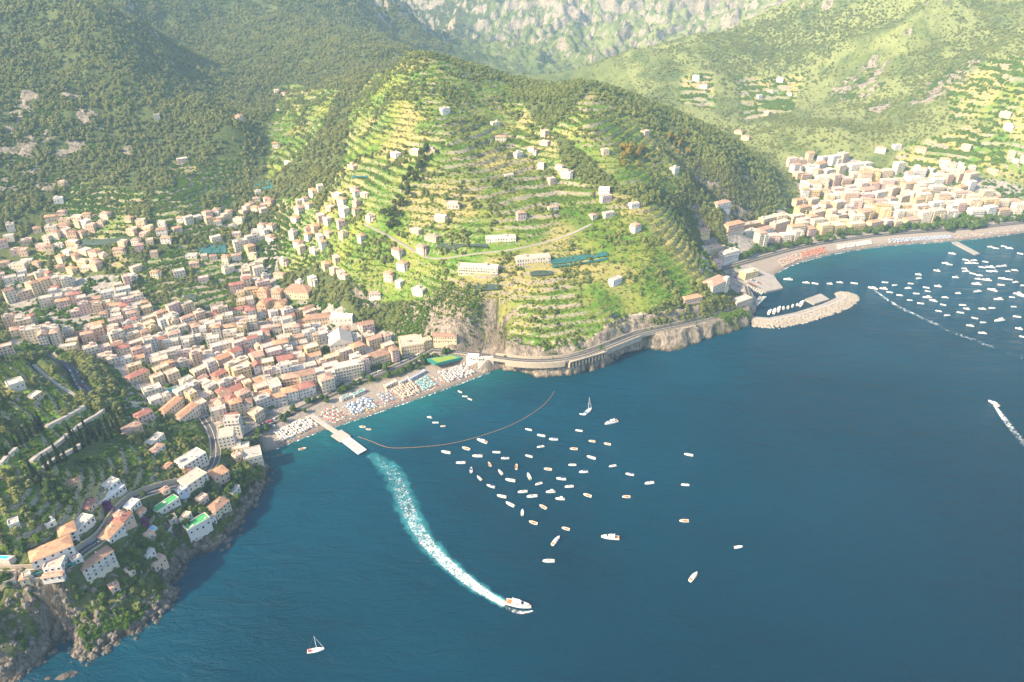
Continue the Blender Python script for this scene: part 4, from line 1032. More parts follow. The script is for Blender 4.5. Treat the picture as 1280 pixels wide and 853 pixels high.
for _o in list(COL.objects):
    _n = _o.name.split('.')[0]
    _w = {'basilica': 'the church', 'sports_hall': 'the white roofed hall', 'school': 'the long brown roofed building', 'seafront_hotel': 'the tall seafront hotel', 'tower_block': 'the four peach towers', 'teal_roofed_hall': 'the teal roofed hall', 'seaside_hotel': 'the cliff foot hotel', 'hill_hotel': 'the long hill hotel', 'hill_residence': 'the residence by the nets', 'hill_villa': 'the villa above the lane', 'valley_block': 'the brown roofed valley block', 'corner_building': 'the building at the road entrance', 'shore_castle': 'the harbour castle'}.get(_n)
    if _w: LANDMARK.append((_o.location.x, _o.location.y, _w))
def near_to(x, y, r):
    b = min(LANDMARK, key=lambda q: (q[0] - x) ** 2 + (q[1] - y) ** 2)
    return 'near ' + b[2] if math.hypot(b[0] - x, b[1] - y) < r else None

# -- houses scattered over the slopes
SCAT = [(441, 211), (495, 197), (520, 192), (681, 170), (681, 181), (665, 190), (626, 177), (648, 197), (676, 208), (704, 216), (708, 223), (689, 227), (755, 240), (757, 251), (756, 193), (566, 260), (551, 275), (691, 262), (741, 270), (760, 270), (636, 222), (794, 285), (792, 260), (843, 213),
        (556, 140), (619, 156), (806, 167), (651, 272), (226, 277), (162, 275), (110, 272), (78, 267), (82, 277), (65, 277), (74, 252), (346, 117), (355, 120), (413, 262), (422, 245), (323, 243), (228, 201), (78, 231), (197, 149), (299, 150),
        (66, 290), (75, 309), (92, 307), (54, 311), (20, 316), (34, 328), (48, 333), (5, 331), (3, 348), (91, 340), (194, 322), (180, 294), (270, 301), (296, 294), (338, 300), (393, 314), (170, 338), (163, 348), (195, 346), (286, 340), (308, 351), (296, 324), (316, 322), (326, 331), (308, 336), (321, 353), (391, 353), (421, 326), (427, 345), (428, 297),
        (769, 353), (794, 286), (486, 348), (430, 345), (469, 370), (430, 297), (452, 299), (503, 334), (527, 316), (524, 365), (974, 102), (949, 122), (986, 119), (923, 167), (932, 175), (1120, 187), (1256, 146), (870, 99), (959, 144), (962, 116), (1207, 187), (456, 246), (463, 272), (538, 190), (880, 110), (700, 212), (710, 218), (1100, 190), (1150, 190), (1240, 215), (1260, 160), (1180, 205),
        (105, 330), (130, 322), (150, 318), (225, 345), (255, 352), (240, 322), (350, 345), (355, 330), (375, 355), (400, 300), (410, 280), (360, 205), (345, 185), (500, 355), (540, 300), (520, 290)]
R1 = random.Random(5); TINT = ('white', 'white', 'ivory', 'ivory', 'cream', 'peach', 'pink')
WALLWORD = {'white': 'white', 'ivory': 'ivory', 'cream': 'cream', 'yellow': 'yellow', 'peach': 'peach', 'pink': 'pink', 'grey': 'grey', 'stone': 'stone', 'orange': 'orange', 'blue': 'pale blue'}
for (a, b) in SCAT:
    p = hit(a, b, Z)
    if p[1] > 3000: continue
    e = 6.0; gx = (H1(p[0] + e, p[1]) - H1(p[0] - e, p[1])); gy = (H1(p[0], p[1] + e) - H1(p[0], p[1] - e))
    rz = math.atan2(gy, gx) - math.pi / 2 if math.hypot(gx, gy) > .8 else R1.uniform(-.4, .4)
    rz = (rz + math.pi / 2) % math.pi - math.pi / 2 + R1.uniform(-.2, .2)
    k = .82 if p[1] < 1200 else 1.0
    wl_, rf = R1.choice(TINT), R1.choice(('r_pale', 'r_pale', 'r_rose', 'r_grey', 'r_terracotta', 'r_orange', 'r_white'))
    wh = 'headland hill' if (p[0] > -260 and p[0] < 450 and p[1] < 1300) else ('far sunlit mountain' if p[0] > 300 else 'near valley slope')
    st_ = R1.choice((4.5, 6, 7.5, 9))
    house('hillside_house', p[0], p[1], rz, R1.uniform(10, 19) * k, R1.uniform(8, 11) * k, st_ * k, wl_, rf, '%s %shillside house with %s %s' % (WALLWORD[wl_], {4.5: 'low ', 6: '', 7.5: 'two-storey ', 9: 'tall '}[st_], ROOFWORD[rf], near_to(p[0], p[1], 90) or 'on the ' + wh), 'house', 'houses on the ' + wh, hut=R1.random() < .3, rnd=R1,
          wings=[(R1.uniform(3, 5) * k, R1.uniform(8, 12) * k, -R1.uniform(2, 5) * k, R1.uniform(1, 4) * k, st_ * k * R1.uniform(.5, .8), rf)] if R1.random() < .5 else ())

CLUSTER = wpoly([(0, 285), (120, 265), (200, 285), (300, 262), (338, 240), (345, 300), (300, 330), (170, 335), (60, 352), (0, 335)])
CL2 = wpoly([(380, 235), (450, 225), (470, 290), (520, 330), (440, 370), (390, 345), (360, 330)])
CL3 = wpoly([(1120, 210), (1280, 190), (1280, 232), (1130, 222)])
def clash0(x, y, r):
    return any((bx - x) ** 2 + (by - y) ** 2 < (0.8 * (r + br)) ** 2 for bx, by, br in BUILT)
for poly_, n_, wh in ((CLUSTER, 70, 'near valley slope'), (CL2, 26, 'headland hill'), (CL3, 16, 'far sunlit mountain')):
    P_ = np.array(poly_); k_ = 0; tr_ = 0
    while k_ < n_ and tr_ < 4000:
        tr_ += 1
        x, y = R1.uniform(P_[:, 0].min(), P_[:, 0].max()), R1.uniform(P_[:, 1].min(), P_[:, 1].max())
        if not inpoly(np.array([x]), np.array([y]), poly_)[0] or float(vnoise(x / 70, y / 70, 33)) < -.05 or clash0(x, y, 7): continue
        e = 6.0; gx = (H1(x + e, y) - H1(x - e, y)); gy = (H1(x, y + e) - H1(x, y - e))
        rz = (math.atan2(gy, gx)) % math.pi - math.pi / 2 + R1.uniform(-.25, .25)
        wl_, rf, st_ = R1.choice(TINT), R1.choice(('r_pale', 'r_pale', 'r_rose', 'r_grey', 'r_terracotta', 'r_orange', 'r_brown')), R1.choice((4.5, 6, 7.5, 9))
        house('hillside_house', x, y, rz, R1.uniform(8, 14), R1.uniform(7, 10), st_, wl_, rf, '%s %shillside house with %s %s' % (WALLWORD[wl_], {4.5: 'low ', 6: '', 7.5: 'two-storey ', 9: 'tall '}[st_], ROOFWORD[rf], near_to(x, y, 90) or 'on the ' + wh), 'house', 'houses on the ' + wh, hut=R1.random() < .3, rnd=R1)
        k_ += 1

# -- the two towns: streets of houses, packed in rows along the shore
def clash(x, y, r):
    for bx, by, br in BUILT:
        if (bx - x) ** 2 + (by - y) ** 2 < (0.72 * (r + br)) ** 2: return True
    return False
RMIN = {nm: (W[:, :2], hw) for nm, (W, hw) in ((k, (RW[k], ROADS[k][1])) for k in RW)}
def road_gap(x, y):
    return min(float(np.hypot(W[:, 0] - x, W[:, 1] - y).min()) - hw for W, hw in RMIN.values())
EXTRA_GREEN = [(60, 395, 18), (100, 412, 16), (30, 395, 14), (250, 392, 10), (20, 365, 16), (120, 440, 16), (190, 465, 12), (330, 408, 8), (225, 470, 9)]
EXTRA_GREEN = [(*hit(a, b, ZB)[:2], r) for a, b, r in EXTRA_GREEN]
def fill_town(poly, ang, name, cat, wr, dr, hr, group, where, rnd, lim, min_d, tint, roofs):
    P = np.array(poly); ca, sa = math.cos(ang), math.sin(ang)
    U = P[:, 0] * ca + P[:, 1] * sa; Vv = -P[:, 0] * sa + P[:, 1] * ca
    v = Vv.min(); n = 0; row = 0
    while v < Vv.max():
        dd = rnd.uniform(*dr); u = U.min() + rnd.uniform(0, 8)
        while u < U.max():
            w = rnd.uniform(*wr)
            cu, cv = u + w / 2, v + dd / 2
            x, y = cu * ca - cv * sa, cu * sa + cv * ca
            ok = bool(inpoly(np.array([x]), np.array([y]), poly)[0]) and rnd.random() > .04
            if ok:
                px, py, _ = to_pix(x, y, H1(x, y))
                ok = -25 < px < 1305 and float(sample(bigslope, np.array([x]), np.array([y]))[0]) < (.42 if y > 1100 or x < 300 else .7)
            if ok:
                cd, kd = coast_dist(np.array([x]), np.array([y]))
                ok = cd[0] > (min_d if kd[0] == 1 else 14) and road_gap(x, y) > dd * .55 and not clash(x, y, math.hypot(w, dd) / 2 * .92)
                if ok and x < -470 and y < 900 and cat == 'house': ok = float(vnoise(x / 38, y / 38, 91)) > -.12
                if ok: ok = not any((x - gx) ** 2 + (y - gy) ** 2 < gr_ * gr_ for gx, gy, gr_ in EXTRA_GREEN)
            if ok and n < lim:
                wl_ = rnd.choice(tint); rf = rnd.choice(roofs)
                ns = rnd.choice(hr); h = ns * 3.1 + .6
                wn_ = near_to(x, y, 48) or where(x, y)
                bal = rnd.random() < .4
                lab = '%s %s-storey %s with %s%s %s' % (WALLWORD[wl_], {2: 'two', 3: 'three', 4: 'four', 5: 'five', 6: 'six', 7: 'seven'}[ns], 'house' if cat == 'house' else 'block', ROOFWORD[rf], ' and balconies' if bal else '', wn_)
                wg = ()
                if rnd.random() < .4 and w > 12: wg = [(w / 2 - w * rnd.uniform(.3, .45), w / 2 + .4, -dd / 2 - rnd.uniform(.6, 2), dd / 2 - rnd.uniform(1, 3), h - 3.1 * rnd.choice((1, 1, 2)) if ns > 2 else h * .6, rnd.choice((rf, 'r_pale', 'r_rose')))]
                house(name, x, y, ang + rnd.gauss(0, .05) + .55 * float(vnoise(x / 90, y / 90, 71)), w, dd * rnd.uniform(.78, 1.0), h, wl_, rf, lab, cat, group, hut=rnd.random() < .4 and w > 7 and dd > 7, balcony=bal, dens=rnd.uniform(2.6, 3.4), rnd=rnd, gable=(rf in TILED and not wg and rnd.random() < .35), wings=wg)
                n += 1
            u += w + rnd.choice((.4, .5, .6, 2.4, 4.0) if cat == 'house' else (1.5, 4, 6, 9))
        row += 1
        v += dd + (rnd.uniform(2.5, 7) if row % 2 else rnd.uniform(.4, 2.0))
    return n
bt = math.atan2(129, 199)
def where_a(x, y):
    d = coast_dist(np.array([x]), np.array([y]))[0][0]
    return 'close behind the small beach' if d < 110 else ('in the near town' if d < 230 else 'up the near valley')
def where_b(x, y):
    d = coast_dist(np.array([x]), np.array([y]))[0][0]
    return 'along the far promenade' if d < 110 else ('in the far town' if d < 260 else 'behind the far town centre')
nA = fill_town(Z_TOWN[0], bt, 'town_house', 'house', (7, 17), (8, 12), (2, 2, 3, 3, 4, 4, 5), 'houses of the near town', where_a, random.Random(21), 325, 52,
               ('white', 'white', 'ivory', 'ivory', 'cream', 'peach', 'pink', 'yellow', 'grey', 'ivory'), ('r_terracotta', 'r_orange', 'r_brown', 'r_red', 'r_pale', 'r_pale', 'r_pale', 'r_pale', 'r_grey', 'r_grey', 'r_rose', 'r_rose', 'r_rose'))
q0, q1 = PZ(1030, 320, 0), PZ(1230, 298, 0)
nB = fill_town(Z_TOWN[1], math.atan2(q1[1] - q0[1], q1[0] - q0[0]), 'town_block', 'apartment block', (12, 27), (11, 16), (3, 4, 4, 5, 6), 'blocks of the far town', where_b, random.Random(22), 325, 58,
               ('ivory', 'ivory', 'cream', 'cream', 'peach', 'pink', 'yellow', 'white'), ('r_terracotta', 'r_orange', 'r_pale', 'r_pale', 'r_pale', 'r_pale', 'r_rose', 'r_white', 'r_grey'))
print('TOWNS', nA, nB, len(BUILT))

# -- cemetery on the cypress hill: long niche walls stepping with the ground
for q, (p0, p1, d, lab) in enumerate((((42, 579), (88, 546), 2.6, 'long pale cemetery wall lowest among the cypresses'), ((60, 535), (108, 511), 3, 'long pale cemetery wall at the top of the cypress hill'), ((92, 542), (132, 514), 2.5, 'pale cemetery wall between two cypress rows'), ((58, 588), (104, 559), 2.5, 'pale cemetery wall below the cypresses'), ((4, 582), (24, 563), 2.6, 'short pale cemetery wall at the end of the cypress row'))):
    A = np.array(hit(*p0, Z)); B = np.array(hit(*p1, Z)); n_ = 14
    Wc = [A + (B - A) * t for t in np.linspace(0, 1, n_)]
    zs_ = np.array([H1(p[0], p[1]) for p in Wc]); zs_ = np.convolve(np.r_[zs_[0], zs_[0], zs_, zs_[-1], zs_[-1]], np.ones(5) / 5, 'valid')
    o = empty('cemetery_wall', (A[0], A[1], zs_[0]), 0, label=lab, category='cemetery wall', group='cemetery walls')
    Wl = np.array([(p[0] - A[0], p[1] - A[1], z - zs_[0]) for p, z in zip(Wc, zs_)])
    for p in Wc[::2]: BUILT.append((p[0], p[1], 4))
    wall_along('wall', Wl, 0, -3, 2.8, d, M['w_ivory'], o); wall_along('roof', Wl, -.3, 2.82, 3.05, d + .6, M['r_grey'], o)
    L_ = np.hypot(*(B - A)[:2]); rz = math.atan2(B[1] - A[1], B[0] - A[0])
    for k in range(int(L_ / 2.4)):
        t = (k + .5) * 2.4 / L_; p = A + (B - A) * t; z = np.interp(t, np.linspace(0, 1, n_), zs_)
        nb = MB().box(-.75, .75, -.1, .1, .4, 2.4).build('niche', M['w_grey'], o); nb.location = (p[0] - A[0], p[1] - A[1], z - zs_[0]); nb.rotation_euler = (0, 0, rz)
# ------------------------------------------------------------------ individual trees
def tree_proto(name, crown_me, trunk_h, trunk_r):
    return crown_me, trunk_h, trunk_r
CROWN = {
    'round': [crown_mesh('round_crown', M['l_tree'], rnd_lobes(k, 5, .55, (.36, .52), (.5, 1.15)), 60, .13, k) for k in (31, 32, 33)],
    'gold': [crown_mesh('golden_crown', M['l_gold'], rnd_lobes(k, 4, .5, (.36, .5), (.5, 1.2)), 60, .13, k) for k in (34, 35)],
    'pine': [crown_mesh('pine_crown', M['l_pine'], rnd_lobes(k, 5, .5, (.32, .46), (.9, 1.7)), 60, .13, k) for k in (36, 37)],
    'blossom': [crown_mesh('blossom_crown', M['l_bougain'], rnd_lobes(38, 4, .5, (.36, .5), (.3, .7)), 60, .13, 38)],
    'cypress': [crown_mesh('cypress_crown', M['l_cypress'], [(0, 0, .6 + i * .72, .72 * (1 - (i / 7.4) ** 1.6) + .05, .62) for i in range(8)], 40, .17, k) for k in (39, 40)],
}
tmb = MB(); tmb.tube((0, 0, -.35), (0, 0, .55), .09, .06, 7); tmb.tube((0, 0, .45), (.3, .1, .95), .045, .02, 5); tmb.tube((0, 0, .4), (-.25, .2, .9), .045, .02, 5); tmb.tube((0, 0, .42), (0, -.28, .85), .04, .02, 5)
TRUNK = tmb.mesh('trunk', M['bark'])
def plant_tree(kind, x, y, size, name, label, group=None, rnd=random, zsc=1.0):
    o = empty(name, (x, y, H1(x, y)), rnd.uniform(0, 6.28), label=label, category='tree')
    if group: o['group'] = group
    o.scale = (size, size, size * zsc)
    obj('crown', rnd.choice(CROWN[kind]), None, o); obj('trunk', TRUNK, None, o)
    return o
R2 = random.Random(8)
TREES = []
def tree_px(kind, px, py, size, name, label, group=None, zsc=1.0):
    p = hit(px, py, Z); TREES.append((p[0], p[1])); return plant_tree(kind, p[0], p[1], size, name, label, group, R2, zsc)
# cypress rows on the cemetery hill
for a, b in ((122, 553), (117, 549), (112, 556), (105, 560), (98, 556), (92, 552), (88, 562), (96, 566), (130, 545), (137, 541), (143, 538), (148, 536), (126, 545), (133, 552), (140, 548), (150, 543), (157, 520), (150, 524), (143, 527), (54, 538), (47, 543), (40, 548), (34, 552), (27, 557), (22, 562), (10, 572), (75, 578), (83, 576), (66, 583), (60, 588), (45, 600), (52, 606), (42, 594), (50, 540), (31, 548), (110, 545), (103, 549)):
    tree_px('cypress', a, b, 2.7 * R2.uniform(.75, 1.2), 'cypress_tree', 'tall dark cypress in the rows of the hillside cemetery', 'cemetery cypresses')
for k in range(26):
    a = R2.uniform(130, 330); b = np.interp(a, [130, 200, 260, 330], [735, 672, 615, 575]) + R2.uniform(-8, 30)
    tree_px('round', a, b, R2.uniform(2.4, 4.0), 'cliff_garden_tree', 'green garden tree between the houses above the sea cliff', 'trees above the sea cliff')
# trees along the small seafront
for a, b in ((352, 523), (360, 520), (367, 515), (356, 528), (381, 516), (324, 543), (334, 540), (386, 505), (394, 502), (402, 499), (409, 503), (424, 492), (430, 490), (437, 487), (443, 482), (450, 479), (463, 477), (468, 463), (475, 461), (482, 464), (513, 458), (520, 455), (527, 451), (497, 470), (505, 466), (512, 462), (533, 449), (543, 447), (556, 443), (561, 442), (486, 472), (547, 451), (530, 456), (522, 462), (455, 472)):
    tree_px('round', a, b, R2.uniform(3.2, 5.0), 'seafront_tree', 'leafy green tree in the gardens behind the small beach', 'trees behind the small beach')
# promenade of the far town
for k in range(64):
    t = k / 63; a = 925 + t * 350; b = np.interp(a, [925, 1000, 1060, 1120, 1200, 1280], [323, 306, 295, 289, 283, 274]) + R2.uniform(-2.5, 3)
    tree_px('round', a + R2.uniform(-2, 2), b, R2.uniform(4.5, 7.5), 'promenade_tree', 'rounded green tree along the far beach promenade', 'trees along the far promenade')
for k in range(22):
    tree_px('round', 1168 + R2.uniform(0, 62), 286 + R2.uniform(-7, 4), R2.uniform(5.5, 8), 'park_tree', 'tall tree in the grove behind the far beach', 'grove behind the far beach')
# line of conifers down the hill spur
for k in range(34):
    t = k / 33; a = np.interp(t, [0, .35, .7, 1], [528, 514, 498, 486]) + R2.uniform(-9, 9); b = np.interp(t, [0, .35, .7, 1], [192, 222, 258, 285]) + R2.uniform(-4, 4)
    tree_px('pine', a, b, R2.uniform(4, 6.2), 'spur_pine', 'sunlit pine on the wooded spur between the terraces', 'pines on the wooded spur', 1.1)
for k in range(18):
    tree_px('gold', R2.uniform(776, 812), R2.uniform(180, 212), R2.uniform(4, 6), 'golden_tree', 'golden leaved tree in the grove under the hill crest', 'golden trees under the crest', 1.25)
for k in range(9):
    tree_px('gold', R2.uniform(836, 862), R2.uniform(168, 195), R2.uniform(4, 5.5), 'crest_tree', 'golden leaved tree on the spur before the far town', 'golden trees on the spur', 1.25)
# gardens of the rocky shore and near hill
for a, b, s_ in ((166, 692, 4), (174, 684, 3.5), (150, 700, 4), (160, 705, 4), (168, 712, 4), (176, 702, 3.5), (205, 655, 3), (213, 650, 3), (190, 640, 3.5), (186, 646, 3), (296, 600, 5), (303, 595, 5), (310, 600, 5), (302, 610, 4), (298, 625, 4), (292, 630, 4), (288, 612, 3.5), (100, 750, 3.5), (106, 745, 3.5), (95, 737, 3), (8, 727, 4), (14, 735, 4), (25, 800, 3), (30, 812, 3), (30, 690, 4), (78, 620, 4.5), (70, 625, 4.5), (85, 628, 4), (92, 632, 4), (62, 612, 4.5), (72, 608, 4), (60, 620, 4), (100, 580, 3.5), (110, 578, 3.5),
               (240, 555, 3), (228, 545, 3.5), (196, 536, 4), (214, 541, 3), (247, 530, 3.5), (42, 640, 3.5), (30, 650, 3.5), (60, 655, 3.5), (220, 662, 3), (226, 642, 3), (180, 620, 3)):
    tree_px('round', a, b, s_ * R2.uniform(.85, 1.15), 'garden_tree', 'round garden tree among the villas on the rocky shore', 'garden trees on the rocky shore')
for a, b, s_ in ((134, 634, 4.5), (139, 639, 4), (181, 652, 3.5), (184, 658, 3), (102, 428, 5), (250, 640, 3)):
    tree_px('blossom', a, b, s_, 'bougainvillea', 'purple flowering bougainvillea beside the white houses', 'purple bougainvilleas')
for a, b in ((266, 405), (271, 402), (262, 400)):
    tree_px('gold', a, b, 5, 'yellow_tree', 'yellow leaved tree at the edge of the lemon gardens', 'yellow trees by the gardens')

# ------------------------------------------------------------------ woods, groves and scrub
B_ = np.array(BUILT)
def off_buildings(x, y, pad):
    ok = np.ones(len(x), bool)
    for bx, by, br in B_: ok &= (x - bx) ** 2 + (y - by) ** 2 > (br * .8 + pad) ** 2
    return ok
cl = fbm(GX / 45, GY / 45, 201, 3)
wild = free & ~(M_TERR | M_FIELD | M_FTERR | M_TOWN) & (rock < .5)
leftw = wild & (GX < -200) & (GY > 620)
hillw = wild & (GX >= -260) & (GX < 480) & (GY < 1420) & ~leftw
rightw = wild & ~leftw & ~hillw & (GY > 1000) & (GX > 200)
farw = wild & (GY > 2000)
nearw = wild & (GX < -90) & (GY < 640)
def forest(name, mask, n, smin, smax, src, tint0, tint1, dens, label, pad=3, zsc=None):
    P = mask * dens
    if P.sum() == 0: return
    x, y, z = pick(P, n); ok = off_buildings(x, y, pad); x, y, z = x[ok], y[ok], z[ok]
    sc = RNG.uniform(smin, smax, len(x)) * (1 + .25 * RNG.normal(size=len(x)).clip(-1, 1.5))
    tb = sample(cl, x, y)
    ti = np.clip(tint0 + (tint1 - tint0) * (RNG.random(len(x)) * .55 + .45 * (tb * .9 + .5)), 0, 1)
    for k, s_ in enumerate(src):
        m = (np.arange(len(x)) % len(src)) == k
        scatter(name, s_, np.stack([x, y, z - sc * .12], 1)[m], sc[m], ti[m], zsc, kind='stuff', label=label)
dn = np.clip(.7 + cl, .12, 1.3)
forest('woodland', leftw, 74000, 1.8, 3.5, SRC_TREE, .1, 1.0, dn, 'dense woodland covering the shaded valley slopes')
forest('hill_woodland', hillw, 17000, 1.9, 3.6, SRC_MOUNT, .1, 1.0, dn, 'woodland on the crest and flanks of the headland hill')
forest('mountain_woodland', rightw & (GY < 2500), 15000, 1.6, 3.2, SRC_MOUNT, .2, 1.0, np.clip(.12 + .8 * cl - REL / (amp + 1) * 1.2, .02, 1.5), 'patchy woodland on the sunlit far mountains')
forest('mountain_scrub', rightw & (GY < 2300), 12000, 1.0, 2.2, SRC_DRY, .1, 1.0, np.clip(.6 - cl, .1, 1), 'dry scrub on the sunlit far mountains')
forest('far_woodland', farw, 5000, 2.2, 4.0, SRC_MOUNT[:1], .0, .8, np.clip(.5 + .8 * cl, .1, 1.2), 'hazy woodland on the distant mountains')
forest('shore_scrub', nearw, 8000, .6, 1.6, SRC_SHRUB, .15, .85, np.clip(.4 + cl, .05, 1.3), 'green scrub on the near slopes above the rocks', pad=1)
forest('near_grove', nearw & (GY > 430) & (Z > 14), 1100, 2.2, 4.0, SRC_TREE[:2], .2, .8, np.clip(-.1 + 1.6 * cl, .0, 1.3), 'clumps of dark trees on the near hill', pad=3)
tread = (wall < .25)
tp = fbm(GX / 75, GY / 75, 301, 3)
tdens = np.clip(.55 + 1.1 * tp, .06, 1.2)
forest('vine_rows', free & M_TERR & tread, 44000, .6, 1.4, SRC_SHRUB, .2, 1.0, tdens, 'green vines and lemon bushes on the headland terraces', pad=1, zsc=.5)
forest('terrace_scrub', free & M_TERR, 9000, .6, 1.3, SRC_DRY, .1, 1.0, np.clip(.5 - tp, .05, 1), 'dry golden scrub on the headland terraces', pad=1)
forest('terrace_woodland', free & M_TERR, 5000, 1.4, 3.0, SRC_MOUNT, .1, 1.0, np.clip(-.12 + 1.6 * cl + .5 * sstep(150, 215, Z), .0, 1), 'small trees scattered on the headland terraces', pad=2)
forest('hill_garden_rows', free & M_FIELD & (WALLF < .15) & (GY < 600), 9000, .4, .95, SRC_SHRUB, .15, .95, np.clip(.6 + tp, .1, 1.2), 'low green rows on the terraces of the near hill', pad=1)
forest('garden_rows', free & M_FIELD & (WALLF < .3) & (GY >= 600), 26000, .7, 1.5, SRC_SHRUB, .2, .95, np.clip(.6 + tp, .1, 1.2), 'green lemon and vine rows in the valley gardens', pad=1)
forest('cave_scrub', inview & (rock > .4) & (GX < -150) & (GY < 430) & (Dn > 6), 1800, .6, 1.6, SRC_SHRUB, .0, .6, np.clip(.3 + cl, .05, 1), 'green scrub on the cliff above the sea cave', pad=1)
forest('garden_woodland', free & M_FIELD, 1700, 1.5, 2.8, SRC_TREE[:2], .2, .9, np.clip(0 + 1.4 * cl, .0, 1), 'fruit trees in the valley gardens', pad=2)
forest('mountain_terrace_rows', free & M_FTERR & (WALLW < .3), 6000, 1.6, 3.0, SRC_SHRUB, .4, 1.0, np.clip(.5 + tp, .1, 1), 'vine rows on the terraces above the far town', pad=1)
forest('town_gardens', free & M_TOWN, 7000, 1.4, 3.2, SRC_SHRUB, .0, .55, np.clip(.35 + cl, .05, 1), 'garden greenery between the town houses', pad=.5)
forest('cliff_woodland', inview & (rock > .5) & (GX > 150) & (GX < 520) & (GY < 1150) & (Dn > 20), 5000, 1.6, 3.4, SRC_TREE[:2], .1, .8, np.clip(.3 + cl, .05, 1), 'dark scrub trees on the shaded rock face above the harbour town', pad=2)
forest('cliff_scrub', inview & (rock > .5) & (Dn > 4) & (GY < 2000), 8000, .8, 1.9, SRC_SHRUB, .0, .7, np.clip(.1 + 1.2 * cl, .0, 1), 'tufts of green scrub clinging to the rock', pad=1)
# ------------------------------------------------------------------ pier
pA, pB, pC, pD = PZ(388, 519, 2.0), PZ(424, 543, 2.0), PZ(424, 543, 2.0), PZ(453, 565, 2.0)
def deck(mb, a, b, hw, z0, z1):
    a = np.array(a[:2]); b = np.array(b[:2]); t = (b - a) / np.linalg.norm(b - a); n = np.array([-t[1], t[0]]) * hw
    r = lambda z: [(*(a - n), z), (*(b - n), z), (*(b + n), z), (*(a + n), z)]
    mb.loft([r(z0), r(z1)]); return mb
pier = empty('pier', (pB[0], pB[1], 0), 0, label='pale concrete bathing pier with wide end platform', category='pier')
def rel(p): return (p[0] - pB[0], p[1] - pB[1], 0)
deck(MB(), rel(pA), rel(pB), 2.4, 1.3, 2.1).build('walkway', M['concrete'], pier)
mid = rel(PZ(420, 541, 2)); deck(MB(), mid, rel(PZ(432, 549, 2)), 6.0, 1.25, 2.15).build('landing', M['concrete'], pier)
deck(MB(), rel(PZ(432, 549, 2)), rel(pD), 4.6, 1.2, 2.05).build('platform', M['r_white'], pier)
for t in (.28, .52, .76):
    a, b = np.array(rel(PZ(432, 549, 2))), np.array(rel(pD)); v = (b - a) / np.linalg.norm(b - a); c = a + (b - a) * t
    deck(MB(), c - v * 2.2, c + v * 2.2, 3.2, 2.06, 2.25).build('grating', M['r_grey'], pier)
for t in np.linspace(.15, .98, 9):
    c = np.array(rel(pA)) + (np.array(rel(pD)) - np.array(rel(pA))) * t; c[2] = 0
    for s_ in (-1.6, 1.6):
        MB().tube((c[0] + s_ * .6, c[1] + s_ * .8, -3), (c[0] + s_ * .6, c[1] + s_ * .8, 1.3), .35).build('pile', M['quay'], pier)
for s_ in (-2.3, 2.3):
    a, b = np.array(rel(pA)), np.array(rel(pB)); v = (b - a) / np.linalg.norm(b - a); n = np.array([-v[1], v[0], 0]) * s_; rr = MB()
    rr.tube(a + n + np.array((0, 0, 3.1)), b + n + np.array((0, 0, 3.1)), .05)
    for t in np.linspace(0, 1, 16): c = a + (b - a) * t + n; rr.tube((c[0], c[1], 2.1), (c[0], c[1], 3.1), .04)
    rr.build('railing', M['paint'], pier)

# ------------------------------------------------------------------ beach clubs of the near beach
R6 = random.Random(77)
def umb_field(name, label, quad, nu, nv, mat, mat2=None, r=1.25):
    """rows of parasols and sunbeds between four beach corners (pixels)"""
    q = [np.array(hit(*p, Z)) for p in quad]; A, B, mbp, mbb = MB(), MB(), MB(), MB()
    for i in range(nu):
        for j in range(nv):
            u, v = (i + .5) / nu, (j + .5) / nv
            p = (q[0] * (1 - u) + q[1] * u) * (1 - v) + (q[3] * (1 - u) + q[2] * u) * v
            if R6.random() < .08: continue
            p = p + np.array([R6.gauss(0, .35), R6.gauss(0, .35), 0])
            z = H1(p[0], p[1]); m = A if (mat2 is None or (i + j) % 2 == 0) else B
            ring = [(p[0] + r * math.cos(t), p[1] + r * math.sin(t), z + 2.0) for t in [k * math.pi / 3 for k in range(6)]]
            for k in range(6): m.poly([ring[k], ring[(k + 1) % 6], (p[0], p[1], z + 2.55)])
            mbp.box(p[0] - .04, p[0] + .04, p[1] - .04, p[1] + .04, z - .3, z + 2.5)
            mbb.box(p[0] + .5, p[0] + 1.1, p[1] - .9, p[1] + .9, z + .25, z + .4); mbb.box(p[0] - 1.1, p[0] - .5, p[1] - .9, p[1] + .9, z + .25, z + .4)
    o = empty(name, (0, 0, 0), 0, label=label, category='beach parasols', kind='stuff')
    A.build('canopies', mat, o, kind='stuff')
    if B.v: B.build('canopies', mat2, o, kind='stuff')
    mbp.build('poles', M['paint'], o, kind='stuff'); mbb.build('sunbeds', M['r_white'], o, kind='stuff')
umb_field('parasol_field', 'blue and white parasols by the aqua roofed cabins', [(430, 508), (441, 520), (472, 509), (457, 497)], 7, 9, M['bluecanvas'], M['paint'])
umb_field('parasol_field', 'straw coloured parasols by the yellow roofed cabins', [(488, 488), (504, 500), (526, 491), (514, 476)], 8, 8, M['tan'], M['w_cream'])
umb_field('parasol_field', 'green parasols on the middle of the beach', [(518, 479), (530, 489), (545, 483), (534, 470)], 6, 6, M['aqua'], M['r_teal'])
umb_field('parasol_field', 'white and grey parasols below the lawn', [(546, 466), (560, 479), (594, 467), (580, 453)], 10, 12, M['r_white'], M['r_grey'])
umb_field('sunbed_field', 'white parasols on the beach between car park and pier', [(342, 541), (352, 553), (398, 533), (384, 522)], 7, 14, M['r_white'], M['w_ivory'])
umb_field('parasol_field', 'scattered parasols on the open beach beside the pier', [(400, 516), (416, 532), (432, 524), (418, 508)], 5, 5, M['w_ivory'], M['redcanvas'], 1.1)
